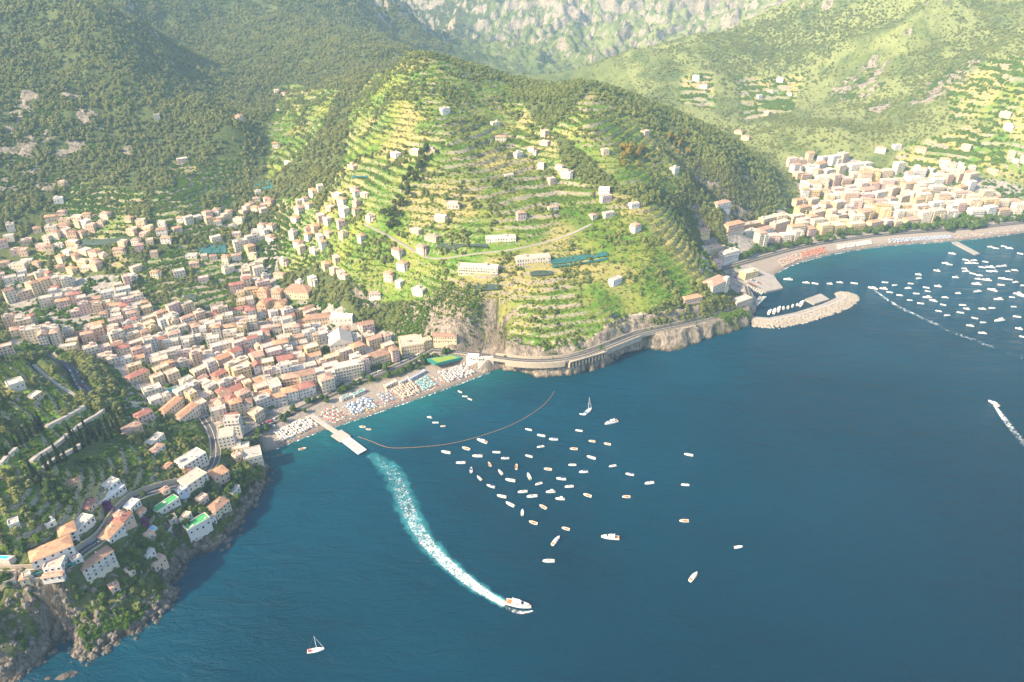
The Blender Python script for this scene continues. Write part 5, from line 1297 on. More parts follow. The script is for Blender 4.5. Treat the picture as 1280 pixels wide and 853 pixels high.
umb_field('parasol_field', 'scattered parasols on the beach under the seafront trees', [(470, 494), (480, 506), (494, 500), (484, 488)], 4, 5, M['w_ivory'], M['bluecanvas'], 1.1)
for a in ((['parasol_field', 'rust red parasols on the far beach near the quay', [(1000, 316), (1003, 324), (1034, 316), (1030, 309)], 5, 16, M['redcanvas'], M['r_orange'], 1.6]),
          (['parasol_field', 'rose parasols beside the quay of the far beach', [(972, 326), (978, 335), (1000, 325), (996, 318)], 5, 12, M['r_terracotta'], M['r_rose'], 1.6]),
          (['parasol_field', 'pale parasols in the middle of the far beach', [(1045, 307), (1047, 313), (1090, 306), (1088, 301)], 4, 22, M['w_ivory'], M['r_white'], 1.6]),
          (['parasol_field', 'white and blue parasols at the end of the far beach', [(1110, 300), (1112, 305), (1190, 299), (1188, 295)], 3, 36, M['r_white'], M['bluecanvas'], 1.6])):
    umb_field(*a)
def cabins(p0, p1, d, roof, label, wall='white', h=3.0):
    o = front('beach_cabins', p0, p1, d, h, wall, roof, label, cat='beach cabins', dens=2.2)
    return o
cabins((427, 503), (441, 497), 4, 'r_teal', 'beach cabins with pale aqua roof beside blue parasols')
cabins((443, 498), (457, 491), 4, 'r_teal', 'longer beach cabins with aqua roof next to blue parasols')
cabins((483, 487), (497, 480), 5, 'r_white', 'beach cabins with cream roof by the straw parasols', 'cream')
cabins((512, 478), (532, 467), 4, 'r_grey', 'beach bar with grey roof by the green parasols', 'blue')
cabins((583, 458), (598, 452), 8, 'r_white', 'white beach restaurant terrace at the cliff end of the beach')
cabins((598, 462), (617, 456), 3, 'r_white', 'narrow white bathing deck at the cliff end of the beach', h=2.2)
cabins((500, 482), (512, 476), 3, 'r_pale', 'small pale kiosk between two beach clubs')
# towels, boards and bathers' things strewn on the sand
for quad, n_, lab in (([(340, 536), (350, 558), (600, 466), (585, 452)], 420, 'towels and bathing things strewn on the small beach'), ([(985, 318), (990, 331), (1275, 291), (1270, 284)], 300, 'towels and bathing things strewn on the far beach')):
    q = [np.array(hit(*p, Z)) for p in quad]; mbs = [MB() for _ in range(4)]
    for k in range(n_):
        u, v = R6.random(), R6.random(); p = (q[0] * (1 - u) + q[1] * u) * (1 - v) + (q[3] * (1 - u) + q[2] * u) * v
        if coast_dist(np.array([p[0]]), np.array([p[1]]))[0][0] < 3: continue
        z = H1(p[0], p[1]); s_ = R6.uniform(.4, 1.0); R6.choice(mbs).box(p[0] - s_, p[0] + s_, p[1] - s_ * .6, p[1] + s_ * .6, z - .2, z + R6.uniform(.1, .9))
    o = empty('beach_things', (0, 0, 0), 0, label=lab, category='beach things', kind='stuff')
    for mb_, mt in zip(mbs, (M['r_white'], M['redcanvas'], M['bluecanvas'], M['w_yellow'])): mb_.build('towels', mt, o, kind='stuff')
# lawn with low hedge
lw = [np.array(hit(*p, Z)) for p in ((534, 456), (545, 463), (578, 450), (567, 444))]
c0 = sum(lw) / 4
zl = max(p[2] for p in lw) + .6
lo = empty('lawn_plot', (c0[0], c0[1], zl), 0, label='green lawn plot with dark hedge behind the beach', category='lawn')
r_ = lambda k, z: [((p[0] - c0[0]) * k, (p[1] - c0[1]) * k, z) for p in lw]
MB().loft([r_(1, -3), r_(1, 0)]).build('hedge_border', M['greennet'], lo); MB().loft([r_(.8, -1), r_(.8, .05)]).build('lawn', M['lawn'], lo)

# ------------------------------------------------------------------ quay and breakwater of the harbour
def slab(name, px, z0, z1, mat, label, cat):
    P_ = [PZ(a, b, z1) for a, b in px]; c = np.mean(P_, axis=0)
    o = empty(name, (c[0], c[1], 0), 0, label=label, category=cat)
    MB().loft([[(p[0] - c[0], p[1] - c[1], z) for p in P_] for z in (z0, z1)]).build('deck', mat, o)
    return o, P_, c
q, _, _ = slab('harbour_quay', [(908, 338), (935, 352), (957, 365), (979, 360), (968, 346), (945, 334)], -4, 2.6, M['quay'], 'wide concrete harbour quay used for parking', 'quay')
q, _, _ = slab('harbour_jetty', [(940, 379), (950, 370), (953, 372), (943, 385)], -4, 1.8, M['quay'], 'short inner jetty below the watchtower house', 'jetty')
q, _, _ = slab('beach_jetty', [(1190, 303), (1219, 318), (1225, 317), (1197, 302)], -3, 2.0, M['quay'], 'jetty running out from the far beach', 'jetty')
bw = [PZ(a, b, 3.2) for a, b in ((941, 399), (965, 401), (1000, 394), (1035, 383), (1055, 374), (1058, 369))]
bw = np.array(bw); Wb = resample(bw, 3.0)
brk = empty('breakwater', (Wb[0][0], Wb[0][1], 0), 0, label='curved rubble breakwater with concrete crown sheltering the harbour', category='breakwater')
def rl(W): return np.c_[W[:, 0] - Wb[0][0], W[:, 1] - Wb[0][1], W[:, 2]]
Wr = rl(Wb)
A, B = ribbon(Wr, 1.0, 9.0, 0, 0)
MB().loft([[(a[0], a[1], -4), (b[0], b[1], -4), (b[0], b[1], 2.4), (a[0], a[1], 2.4)] for a, b in zip(A, B)]).build('quay_deck', M['quay'], brk)
A, B = ribbon(Wr, -1.6, 1.0, 0, 0)
MB().loft([[(a[0], a[1], -4), (b[0], b[1], -4), (b[0], b[1], 4.4), (a[0], a[1], 4.4)] for a, b in zip(A, B)]).build('crown_wall', M['concrete'], brk)
A, B = ribbon(Wr, -12.0, -1.6, 0, 0)
MB().loft([[(a[0], a[1], -5), (b[0], b[1], -5), (b[0], b[1], 2.6), ((a[0] + b[0]) / 2, (a[1] + b[1]) / 2, .4), (a[0], a[1], -2.0)] for a, b in zip(A, B)]).build('rubble_core', M['boulder'], brk)
def boulder(mb, c, r, rnd):
    rings = []
    for i in range(4):
        ph = -math.pi / 2 + math.pi * (i + .5) / 4
        rings.append([(c[0] + r * math.cos(ph) * math.cos(t) * rnd.uniform(.7, 1.2), c[1] + r * math.cos(ph) * math.sin(t) * rnd.uniform(.7, 1.2), c[2] + r * .75 * math.sin(ph) * rnd.uniform(.8, 1.2)) for t in [2 * math.pi * j / 5 for j in range(5)]])
    mb.loft(rings)
R3 = random.Random(4); mb = MB(); L_ = len(Wr)
Ar, Br = ribbon(Wr, -14.0, -1.8, 0, 0)
for k in range(1700):
    i = R3.randrange(L_); t = R3.random(); p = Ar[i] * (1 - t) + Br[i] * t
    boulder(mb, (p[0] + R3.uniform(-1.5, 1.5), p[1] + R3.uniform(-1.5, 1.5), -.7 + 4.2 * t ** .8), R3.uniform(.9, 1.9), R3)
e = Wr[-1]
for k in range(260):
    a = R3.uniform(0, 6.28); d = 15 * math.sqrt(R3.random()); boulder(mb, (e[0] + 2 + d * math.cos(a), e[1] + 1 + d * math.sin(a), 2.8 - 3.2 * (d / 15) ** 2), R3.uniform(1.0, 2.1), R3)
mb.build('boulders', M['boulder'], brk, kind='stuff')
q, _, _ = slab('breakwater_quay', [(1006, 374), (1018, 380), (1037, 374), (1026, 367)], -4, 2.5, M['quay'], 'square concrete landing on the inner side of the breakwater', 'quay')

M['cliffrock'] = plain('grey_brown_cliff_rock', (0.22, 0.19, 0.16), .92, .45, .5, bump=.8, dark=(.35, .34, .33))
# rocks at the foot of the near cliffs
mb = MB(); CC = [PZ(a, b, 0) for a, b, k in COASTPX if k == 'c' and a < 345]
for k in range(260):
    i = R3.randrange(len(CC) - 1); t = R3.random(); p = np.array(CC[i]) * (1 - t) + np.array(CC[i + 1]) * t
    boulder(mb, (p[0] + R3.gauss(0, 2.6), p[1] + R3.gauss(0, 2.6), R3.uniform(-.9, .2)), R3.choice((.5, .8, 1.0, 1.6, 2.6)), R3)
mb.build('shore_boulders', M['darkrock'], None, kind='stuff', label='dark wet boulders along the foot of the near cliff')
mb = MB(); n_ = 0
while n_ < 620:
    i = R3.randrange(len(CC) - 1); t = R3.random(); p = np.array(CC[i]) * (1 - t) + np.array(CC[i + 1]) * t
    x, y = p[0] + R3.uniform(-26, 10), p[1] + R3.uniform(-6, 26)
    dd_ = float(sample(Dn, np.array([x]), np.array([y]))[0])
    if dd_ < 1 or dd_ > 22 or R3.random() < dd_ / 24: continue
    boulder(mb, (x, y, H1(x, y) - .4), R3.choice((.8, 1.2, 1.8, 2.6)), R3); n_ += 1
mb.build('cliff_outcrops', M['cliffrock'], None, kind='stuff', label='rugged outcrops standing out of the near sea cliff')
def islet(px, py, w, d, h, label, rz=0.3, seed=1):
    p = PZ(px, py, 0); r = random.Random(seed); rings = []
    for i in range(7):
        t = i / 6; s_ = math.cos(t * 1.35)
        rings.append([(w * s_ * math.cos(a) * r.uniform(.8, 1.15), d * s_ * math.sin(a) * r.uniform(.8, 1.15), -1.2 + (h + 1.2) * t * r.uniform(.85, 1.1)) for a in [2 * math.pi * j / 14 for j in range(14)]])
    mb = MB().loft(rings); o = mb.build('sea_rock', M['darkrock'], None, label=label, category='rock'); o.location = (p[0], p[1], 0); o.rotation_euler = (0, 0, rz)
islet(84, 845, 7.0, 3.2, 2.6, 'low dark sea rock off the mouth of the cave', .35, 2)
islet(60, 848, 3.0, 1.8, 1.0, 'half drowned rock beside the low sea rock', .3, 3)
islet(340, 601, 2.0, 1.4, 1.4, 'small rock standing off the beach point', .3, 4)
islet(350, 570, 3.0, 2.0, 1.6, 'dark rock by the slipway beside the pier', .3, 5)
islet(393, 600, .8, .6, .6, 'tiny isolated rock off the point', .3, 6)

# ------------------------------------------------------------------ pools, nets
def pool(quad, label, lift=1.4):
    P_ = [np.array(hit(*p, Z)) for p in quad]; c = sum(P_) / 4; zt = max(p[2] for p in P_) + lift
    o = empty('swimming_pool', (c[0], c[1], zt), 0, label=label, category='swimming pool')
    rg = lambda k, z: [((p[0] - c[0]) * k, (p[1] - c[1]) * k, z) for p in P_]
    MB().loft([rg(1.45, -7), rg(1.45, 0)]).build('terrace', M['r_pale'], o); MB().loft([rg(1.0, -1), rg(1.0, .06)]).build('water', M['pool'], o)
    e = MB()
    for i in range(4):
        a, b = rg(1.0, .06)[i], rg(1.0, .06)[(i + 1) % 4]; a2, b2 = rg(1.1, .06)[i], rg(1.1, .06)[(i + 1) % 4]
        e.loft([[a, b, b2, a2], [(*p[:2], .2) for p in (a, b, b2, a2)]])
    e.build('coping', M['frame'], o)
pool([(201, 678), (206, 681), (217, 668), (211, 665)], 'bright blue swimming pool on the terrace above the rocks')
pool([(-2, 705), (12, 706), (16, 699), (0, 697)], 'blue swimming pool beside the orange roofed villa')
pool([(187, 665), (191, 667), (196, 662), (192, 660)], 'small blue pool by the purple bougainvillea')
def net(quad, mat, label, n=10, lift=2.2):
    P_ = [np.array(hit(*p, Z)) for p in quad]; mb = MB(); z_ = []
    for j in range(4):
        for i in range(n + 1):
            u, v = i / n, j / 3; p = (P_[0] * (1 - u) + P_[1] * u) * (1 - v) + (P_[3] * (1 - u) + P_[2] * u) * v
            mb.v.append((p[0], p[1], H1(p[0], p[1]) + lift + .3 * math.sin(i * 2.1) * (j % 2)))
    for j in range(3):
        for i in range(n): a = j * (n + 1) + i; mb.f.append((a, a + 1, a + n + 2, a + n + 1))
    c = np.mean(mb.v, axis=0); o = empty('shade_net', tuple(c), 0, label=label, category='shade net')
    mb.v = [(a - c[0], b - c[1], z - c[2]) for a, b, z in mb.v]
    posts = [mb.v[0], mb.v[n], mb.v[n // 2], mb.v[3 * (n + 1)], mb.v[3 * (n + 1) + n]]
    mb.build('netting', mat, o)
    for p in posts: MB().tube((p[0], p[1], p[2] - lift - 1), p, .09).build('post', M['wood'], o)
net([(17, 735), (97, 712), (96, 706), (40, 722)], M['greennet'], 'dark green shade net strung below the cliff road', 24, 3.0)
net([(688, 332), (760, 322), (758, 317), (690, 326)], M['tealnet'], 'teal shade net across the green headland slope', 16)
net([(690, 337), (760, 326), (759, 324), (690, 334)], M['tealnet'], 'narrow teal shade net along the headland slope', 16)
net([(250, 319), (284, 319), (282, 307), (252, 307)], M['tealnet'], 'dark teal shade net over the valley gardens', 10)
net([(310, 238), (342, 238), (336, 226), (312, 226)], M['tealnet'], 'teal shade net at the head of the valley', 10)
net([(595, 366), (625, 364), (624, 358), (596, 359)], M['blacknet'], 'dark shade net under the hill hotel', 10)
net([(662, 347), (690, 345), (690, 341), (664, 342)], M['blacknet'], 'dark net at the top of the dry terraces', 10)
net([(545, 312), (610, 312), (608, 307), (547, 306)], M['blacknet'], 'long dark net beside the lane across the terraces', 12)
net([(100, 310), (165, 305), (165, 298), (102, 302)], M['blacknet'], 'dark shade net over the garden above the near town', 12)
net([(229, 378), (246, 378), (245, 370), (230, 370)], M['blacknet'], 'small dark net in the lemon gardens behind town', 6)
net([(440, 226), (460, 225), (459, 221), (441, 222)], M['tealnet'], 'small teal net beside the white house on the hill', 6)
# ------------------------------------------------------------------ boats
def hull_rings(L, Bm, D_, z0, n=9, flare=.8, stern=.8):
    R_ = []
    for i in range(n):
        t = i / (n - 1); x = -L / 2 + L * t
        b = Bm / 2 * (stern + (1 - stern) * min(1, t * 2.5)) * (1 - max(0, (t - .45) / .55) ** 2.2 * .97)
        sh = D_ * (.35 * max(0, t - .3) ** 1.5)
        R_.append((x, b, sh))
    return R_
def make_hull(L, Bm, D_, flare=.75):
    rr = hull_rings(L, Bm, D_, 0); mb = MB(); rings = []
    for x, b, sh in rr:
        rings.append([(x, -b, D_ + sh), (x, -b * flare, .05), (x, 0, -.35 * D_), (x, b * flare, .05), (x, b, D_ + sh), (x, b * .82, D_ + sh + .05), (x, b * .78, D_ * .55 + sh), (x, -b * .78, D_ * .55 + sh), (x, -b * .82, D_ + sh + .05)])
    mb.loft(rings); return mb
PROTO = {}
def proto(key, parts):
    PROTO[key] = parts
def motorboat(canopy, seatmat, hullmat='gel'):
    parts = [('hull', make_hull(7, 2.5, .9).mesh('hull', M[hullmat]))]
    parts.append(('deck', MB().loft([[(.9, -.9, .95), (3.1, -.25, 1.28), (3.1, .25, 1.28), (.9, .9, .95)], [(.9, -.9, 1.1), (3.1, -.25, 1.36), (3.1, .25, 1.36), (.9, .9, 1.1)]]).mesh('deck', M['gel'])))
    parts.append(('bench', MB().box(-2.8, -2.2, -.85, .85, .6, 1.0).box(-1.2, -.6, -.85, .85, .6, 1.0).mesh('bench', seatmat)))
    parts.append(('console', MB().box(-.2, .5, -.4, .4, .55, 1.45).mesh('console', M['gel'])))
    parts.append(('windscreen', MB().loft([[(.5, -.7, 1.1), (.62, -.7, 1.1), (.62, .7, 1.1), (.5, .7, 1.1)], [(.15, -.55, 1.7), (.22, -.55, 1.7), (.22, .55, 1.7), (.15, .55, 1.7)]]).mesh('windscreen', M['glass'])))
    parts.append(('outboard', MB().box(-3.9, -3.45, -.25, .25, .5, 1.35).box(-3.75, -3.55, -.1, .1, -.6, .5).mesh('outboard', M['black'])))
    if canopy is not None:
        parts.append(('canopy', MB().loft([[(-1.9, -.95, 2.15), (.3, -.95, 2.25), (.3, .95, 2.25), (-1.9, .95, 2.15)], [(-1.9, -.8, 2.27), (.3, -.8, 2.37), (.3, .8, 2.37), (-1.9, .8, 2.27)]]).mesh('canopy', canopy)))
        m = MB()
        for xx in (-1.8, .2):
            for yy in (-.9, .9): m.tube((xx, yy, .9), (xx, yy, 2.2), .035, k=4)
        parts.append(('canopy_frame', m.mesh('canopy_frame', M['paint'])))
    return parts
proto('white_motorboat', motorboat(None, M['tan']))
proto('awning_boat', motorboat(M['r_white'], M['tan']))
proto('navy_boat', motorboat(M['navy'], M['gel']))
gz = [('hull', make_hull(6, 2.3, .8, .85).mesh('hull', M['gel'])), ('gunwale', None), ('bench', MB().box(-1.6, -1.2, -.85, .85, .5, .72).box(.2, .6, -.8, .8, .5, .72).mesh('bench', M['wood'])), ('engine_box', MB().box(-.8, -.1, -.4, .4, .3, .95).mesh('engine_box', M['wood']))]
rr = hull_rings(6, 2.3, .8, 0); m = MB()
for s_ in (-1, 1):
    m.loft([[(x, s_ * b * .80, .86 + sh), (x, s_ * b * 1.05, .86 + sh), (x, s_ * b * 1.05, .95 + sh), (x, s_ * b * .80, .95 + sh)] for x, b, sh in rr])
gz[1] = ('gunwale', m.mesh('gunwale', M['wood'])); gz.append(('floor', MB().loft([[(x, -b * .7, .5), (x, b * .7, .5), (x, b * .7, .56), (x, -b * .7, .56)] for x, b, sh in rr[:-1]]).mesh('floor', M['tan'])))
proto('wooden_gozzo', gz)
def yacht(L, fly=True, aft=True):
    k = L / 14.0; P_ = [('hull', make_hull(L, 4.2 * k, 1.7 * k).mesh('hull', M['gel']))]
    P_.append(('foredeck', MB().loft([[(0, -1.6 * k, 1.7 * k), (5.8 * k, -.35 * k, 2.4 * k), (5.8 * k, .35 * k, 2.4 * k), (0, 1.6 * k, 1.7 * k)], [(0, -1.5 * k, 1.95 * k), (5.8 * k, -.3 * k, 2.5 * k), (5.8 * k, .3 * k, 2.5 * k), (0, 1.5 * k, 1.95 * k)]]).mesh('foredeck', M['gel'])))
    P_.append(('cabin', MB().loft([[(-3.5 * k, -1.5 * k, 1.6 * k), (3.4 * k, -1.1 * k, 1.9 * k), (3.4 * k, 1.1 * k, 1.9 * k), (-3.5 * k, 1.5 * k, 1.6 * k)], [(-3.3 * k, -1.35 * k, 3.0 * k), (1.2 * k, -1.15 * k, 3.0 * k), (1.2 * k, 1.15 * k, 3.0 * k), (-3.3 * k, 1.35 * k, 3.0 * k)]]).mesh('cabin', M['gel'])))
    P_.append(('windscreen', MB().loft([[(3.1 * k, -1.05 * k, 2.05 * k), (3.3 * k, -1.05 * k, 2.05 * k), (3.3 * k, 1.05 * k, 2.05 * k), (3.1 * k, 1.05 * k, 2.05 * k)], [(1.5 * k, -1.0 * k, 2.9 * k), (1.7 * k, -1.0 * k, 2.9 * k), (1.7 * k, 1.0 * k, 2.9 * k), (1.5 * k, 1.0 * k, 2.9 * k)]]).mesh('windscreen', M['glass'])))
    for s_ in (-1, 1): P_.append(('side_window', MB().box(-2.8 * k, 1.0 * k, min(s_ * 1.38 * k, s_ * 1.46 * k), max(s_ * 1.38 * k, s_ * 1.46 * k), 2.2 * k, 2.7 * k).mesh('side_window', M['glass'])))
    P_.append(('cockpit', MB().box(-6.4 * k, -3.6 * k, -1.5 * k, 1.5 * k, 1.0 * k, 1.3 * k).box(-6.5 * k, -5.9 * k, -1.5 * k, 1.5 * k, 1.3 * k, 1.8 * k).mesh('cockpit', M['tan'])))
    P_.append(('rubbing_strake', MB().loft([[(x, -b * 1.03, 1.55 * k + sh), (x, b * 1.03, 1.55 * k + sh), (x, b * 1.03, 1.68 * k + sh), (x, -b * 1.03, 1.68 * k + sh)] for x, b, sh in hull_rings(L, 4.2 * k, 1.7 * k, 0)]).mesh('rubbing_strake', M['wood'])))
    if fly:
        P_.append(('flybridge', MB().box(-3.2 * k, .6 * k, -1.1 * k, 1.1 * k, 3.02 * k, 3.5 * k).box(-1.6 * k, -.6 * k, -.5 * k, .5 * k, 3.5 * k, 3.9 * k).mesh('flybridge', M['gel'])))
        P_.append(('radar_arch', MB().tube((-2.9 * k, -1.1 * k, 3.4 * k), (-3.3 * k, -.8 * k, 4.6 * k), .08 * k).tube((-2.9 * k, 1.1 * k, 3.4 * k), (-3.3 * k, .8 * k, 4.6 * k), .08 * k).tube((-3.3 * k, -.85 * k, 4.6 * k), (-3.3 * k, .85 * k, 4.6 * k), .09 * k).mesh('radar_arch', M['paint'])))
    return P_
proto('cabin_cruiser', yacht(11, False)); proto('motor_yacht', yacht(14)); proto('large_yacht', yacht(20))
def sailboat(L, red=False):
    k = L / 11.0; P_ = [('hull', make_hull(L, 3.4 * k, 1.2 * k).mesh('hull', M['gel']))]
    P_.append(('cabin_top', MB().loft([[(-1.5 * k, -.9 * k, 1.2 * k), (3 * k, -.5 * k, 1.45 * k), (3 * k, .5 * k, 1.45 * k), (-1.5 * k, .9 * k, 1.2 * k)], [(-1.4 * k, -.7 * k, 1.8 * k), (2.6 * k, -.4 * k, 1.75 * k), (2.6 * k, .4 * k, 1.75 * k), (-1.4 * k, .7 * k, 1.8 * k)]]).mesh('cabin_top', M['gel'])))
    P_.append(('cockpit_canopy', MB().box(-4.8 * k, -3.0 * k, -1.1 * k, 1.1 * k, 1.9 * k, 2.1 * k).box(-4.8 * k, -4.6 * k, -1.1 * k, 1.1 * k, 1.0 * k, 1.9 * k).mesh('cockpit_canopy', M['redcanvas' if red else 'bluecanvas'])))
    P_.append(('mast', MB().tube((.8 * k, 0, 1.2 * k), (.7 * k, 0, 15 * k), .16 * k, .10 * k).mesh('mast', M['paint'])))
    P_.append(('boom', MB().tube((.75 * k, 0, 2.8 * k), (-3.8 * k, 0, 2.7 * k), .16 * k).mesh('boom', M['paint'])))
    P_.append(('forestay_sail', MB().tube((.75 * k, 0, 14.5 * k), (5.3 * k, 0, 1.6 * k), .05 * k, .16 * k).mesh('forestay_sail', M['paint'])))
    P_.append(('backstay', MB().tube((.7 * k, 0, 14.8 * k), (-5.3 * k, 0, 1.3 * k), .05 * k).mesh('backstay', M['rail'])))
    P_.append(('spreader', MB().tube((.75 * k, -1.1 * k, 8.5 * k), (.75 * k, 1.1 * k, 8.5 * k), .06 * k).mesh('spreader', M['paint'])))
    return P_
proto('red_sailboat', sailboat(11.5, True)); proto('blue_sailboat', sailboat(12.5))
CATN = {'white_motorboat': ('motorboat', 'boat'), 'awning_boat': ('awning_motorboat', 'boat'), 'navy_boat': ('covered_motorboat', 'boat'), 'wooden_gozzo': ('wooden_boat', 'boat'), 'cabin_cruiser': ('cabin_cruiser', 'boat'), 'motor_yacht': ('motor_yacht', 'yacht'), 'large_yacht': ('large_yacht', 'yacht'), 'red_sailboat': ('sailboat', 'sailboat'), 'blue_sailboat': ('sailboat', 'sailboat')}
def boat(key, px, py, ang, label, group=None, sc=1.0):
    p = PZ(px, py, 0); nm, cat = CATN[key]
    o = empty(nm, (p[0], p[1], 0.0), ang, label=label, category=cat)
    if group: o['group'] = group
    o.scale = (sc,) * 3
    for pn, me in PROTO[key]: obj(pn, me, None, o)
    return o
R4 = random.Random(31)
NEAR = [(343, 24), (357, 37), (371, 45), (256, 97), (273, 112), (294, 122), (64, 124), (81, 131), (303, 197), (345, 227), (360, 186), (375, 248), (393, 208), (398, 271), (427, 231), (431, 294), (447, 197), (458, 254), (462, 323), (472, 214), (486, 346), (487, 277), (504, 238), (521, 369), (522, 310), (539, 132), (549, 323), (540, 208), (540, 266), (552, 398), (568, 287), (573, 181), (575, 149), (580, 353), (594, 245), (602, 310), (610, 160), (629, 330), (632, 273), (645, 415), (655, 295), (664, 233), (668, 187), (683, 135), (696, 253), (707, 320), (720, 165), (718, 212), (764, 173), (779, 236), (828, 260), (818, 324), (884, 285), (986, 290), (983, 393), (996, 204), (596, 508), (692, 88)]
BL = {'white_motorboat': 'open white motorboat with tan benches moored off the small beach', 'awning_boat': 'white motorboat under a white awning moored off the small beach', 'navy_boat': 'white motorboat with navy cover moored off the small beach', 'wooden_gozzo': 'white rowing boat with varnished wooden rim moored off the small beach'}
for i, (a, b) in enumerate(NEAR):
    key = R4.choice(('white_motorboat', 'white_motorboat', 'white_motorboat', 'wooden_gozzo', 'wooden_gozzo', 'awning_boat', 'navy_boat'))
    vert = (345 <= a <= 560 and b > 220 and a + b * .2 < 600 and i % 3 != 0)
    ang = math.radians(R4.gauss(100 if vert else 170, 14))
    boat(key, 425 + a * .4374, 480 + b * .4374, ang, BL[key], 'small boats moored off the near beach', R4.uniform(.95, 1.3) * (0.8 if b < 140 else 1.0))
boat('cabin_cruiser', 425 + 406 * .4374, 480 + 165 * .4374, math.radians(150), 'cabin cruiser anchored beside the orange float line')
boat('motor_yacht', 425 + 775 * .4374, 480 + 112 * .4374, math.radians(200), 'white motor yacht anchored near the blue sailboat')
boat('motor_yacht', 425 + 772 * .4374, 480 + 441 * .4374, math.radians(172), 'white motor yacht with wooden strake alone in open water')
boat('cabin_cruiser', 425 + 617 * .4374, 480 + 450 * .4374, math.radians(55), 'cabin cruiser at the seaward end of the moorings')
boat('cabin_cruiser', 425 + 1010 * .4374, 480 + 553 * .4374, math.radians(48), 'cabin cruiser drifting farthest out in the bay')
boat('white_motorboat', 425 + 1138 * .4374, 480 + 468 * .4374, math.radians(10), 'lone small motorboat in open water', None, 1.0)
boat('blue_sailboat', 735, 515, math.radians(52), 'sailboat with tall bare mast and blue canopy at anchor')
boat('red_sailboat', 395, 814, math.radians(12), 'white sailboat with red cockpit canopy under bare mast', None, .95)
boat('wooden_gozzo', 378, 562, math.radians(20), 'wooden rowing boat beside the pier near the shore', None, 1.2)
boat('large_yacht', 648, 757, math.radians(-14), 'large white motor yacht speeding ahead of a foaming wake', None, .92)
FARB = [(463, 512), (496, 515), (550, 516), (587, 511), (640, 514), (753, 511), (788, 521), (770, 547), (807, 558), (844, 576), (748, 534), (848, 515), (876, 482), (877, 496), (884, 588), (908, 566), (910, 543), (931, 578), (947, 525), (944, 468), (950, 616), (967, 593), (974, 566), (981, 632), (1012, 492), (1022, 551), (1030, 622), (1053, 608), (1038, 594), (1066, 670), (1083, 642), (1089, 517), (1093, 544), (1110, 608), (1113, 658), (1111, 697), (1127, 502), (1146, 605), (1148, 539), (1170, 573), (1173, 651), (1185, 497), (1220, 565), (1226, 600), (1230, 466), (1232, 510), (1238, 637), (1240, 552), (1245, 681), (1260, 711), (1262, 522), (1050, 428), (1085, 440), (1122, 435), (1110, 455), (1140, 455), (1170, 452), (1190, 450), (1205, 470), (1045, 460), (1050, 470), (1075, 478), (1100, 485), (1155, 470), (1000, 405), (1140, 380), (1160, 385), (1190, 378), (1210, 385), (1250, 405), (868, 552), (838, 532), (905, 530), (990, 445), (975, 440), (1135, 470), (1080, 430), (1060, 440), (1210, 500), (1255, 560), (1180, 520), (1095, 498)]
FL = {'white_motorboat': 'open white motorboat moored in the far harbour bay', 'awning_boat': 'motorboat with white awning moored in the far harbour bay', 'navy_boat': 'motorboat with dark cover moored in the far harbour bay', 'cabin_cruiser': 'cabin cruiser moored in the far harbour bay', 'motor_yacht': 'motor yacht with flybridge moored in the far harbour bay'}
for a, b in FARB:
    key = R4.choice(('white_motorboat', 'white_motorboat', 'awning_boat', 'navy_boat', 'cabin_cruiser', 'cabin_cruiser', 'motor_yacht'))
    boat(key, 850 + a * .34, 180 + b * .34, math.radians(R4.gauss(165, 14)), FL[key], 'boats moored in the far harbour bay', R4.uniform(.72, .98) * (1.3 if key in ('white_motorboat', 'awning_boat', 'navy_boat') else 1))
for k in range(8):
    t = k / 7; key = R4.choice(('cabin_cruiser', 'motor_yacht', 'white_motorboat'))
    boat(key, 962 + t * 40, 391 - t * 11 + R4.uniform(-.6, .6), math.radians(R4.gauss(62, 4)), 'boat berthed side by side at the breakwater, ' + {'cabin_cruiser': 'with low cabin', 'motor_yacht': 'with flybridge', 'white_motorboat': 'open and white'}[key], 'boats berthed at the breakwater', R4.uniform(1.0, 1.25))
for k in range(8):
    t = k / 7; boat('white_motorboat', 934 + t * 18, 358 + t * 9, math.radians(R4.gauss(60, 10)), 'small open boat tied along the harbour quay', 'small boats along the quay', 1.0)
for k in range(6):
    t = k / 5; boat('white_motorboat', 946 + t * 9, 382 - t * 10, math.radians(R4.gauss(20, 10)), 'small open boat tied to the inner jetty', 'small boats at the inner jetty', .9)
boat('cabin_cruiser', 1091, 361, math.radians(150), 'cabin cruiser trailing a long pale wake in the far bay', None, 1.1)
boat('cabin_cruiser', 1242, 505, math.radians(118), 'fast cabin cruiser at the head of a white wake', None, 1.0)
boat('cabin_cruiser', 985, 350, math.radians(170), 'cabin cruiser off the end of the far quay', None, 1.1)

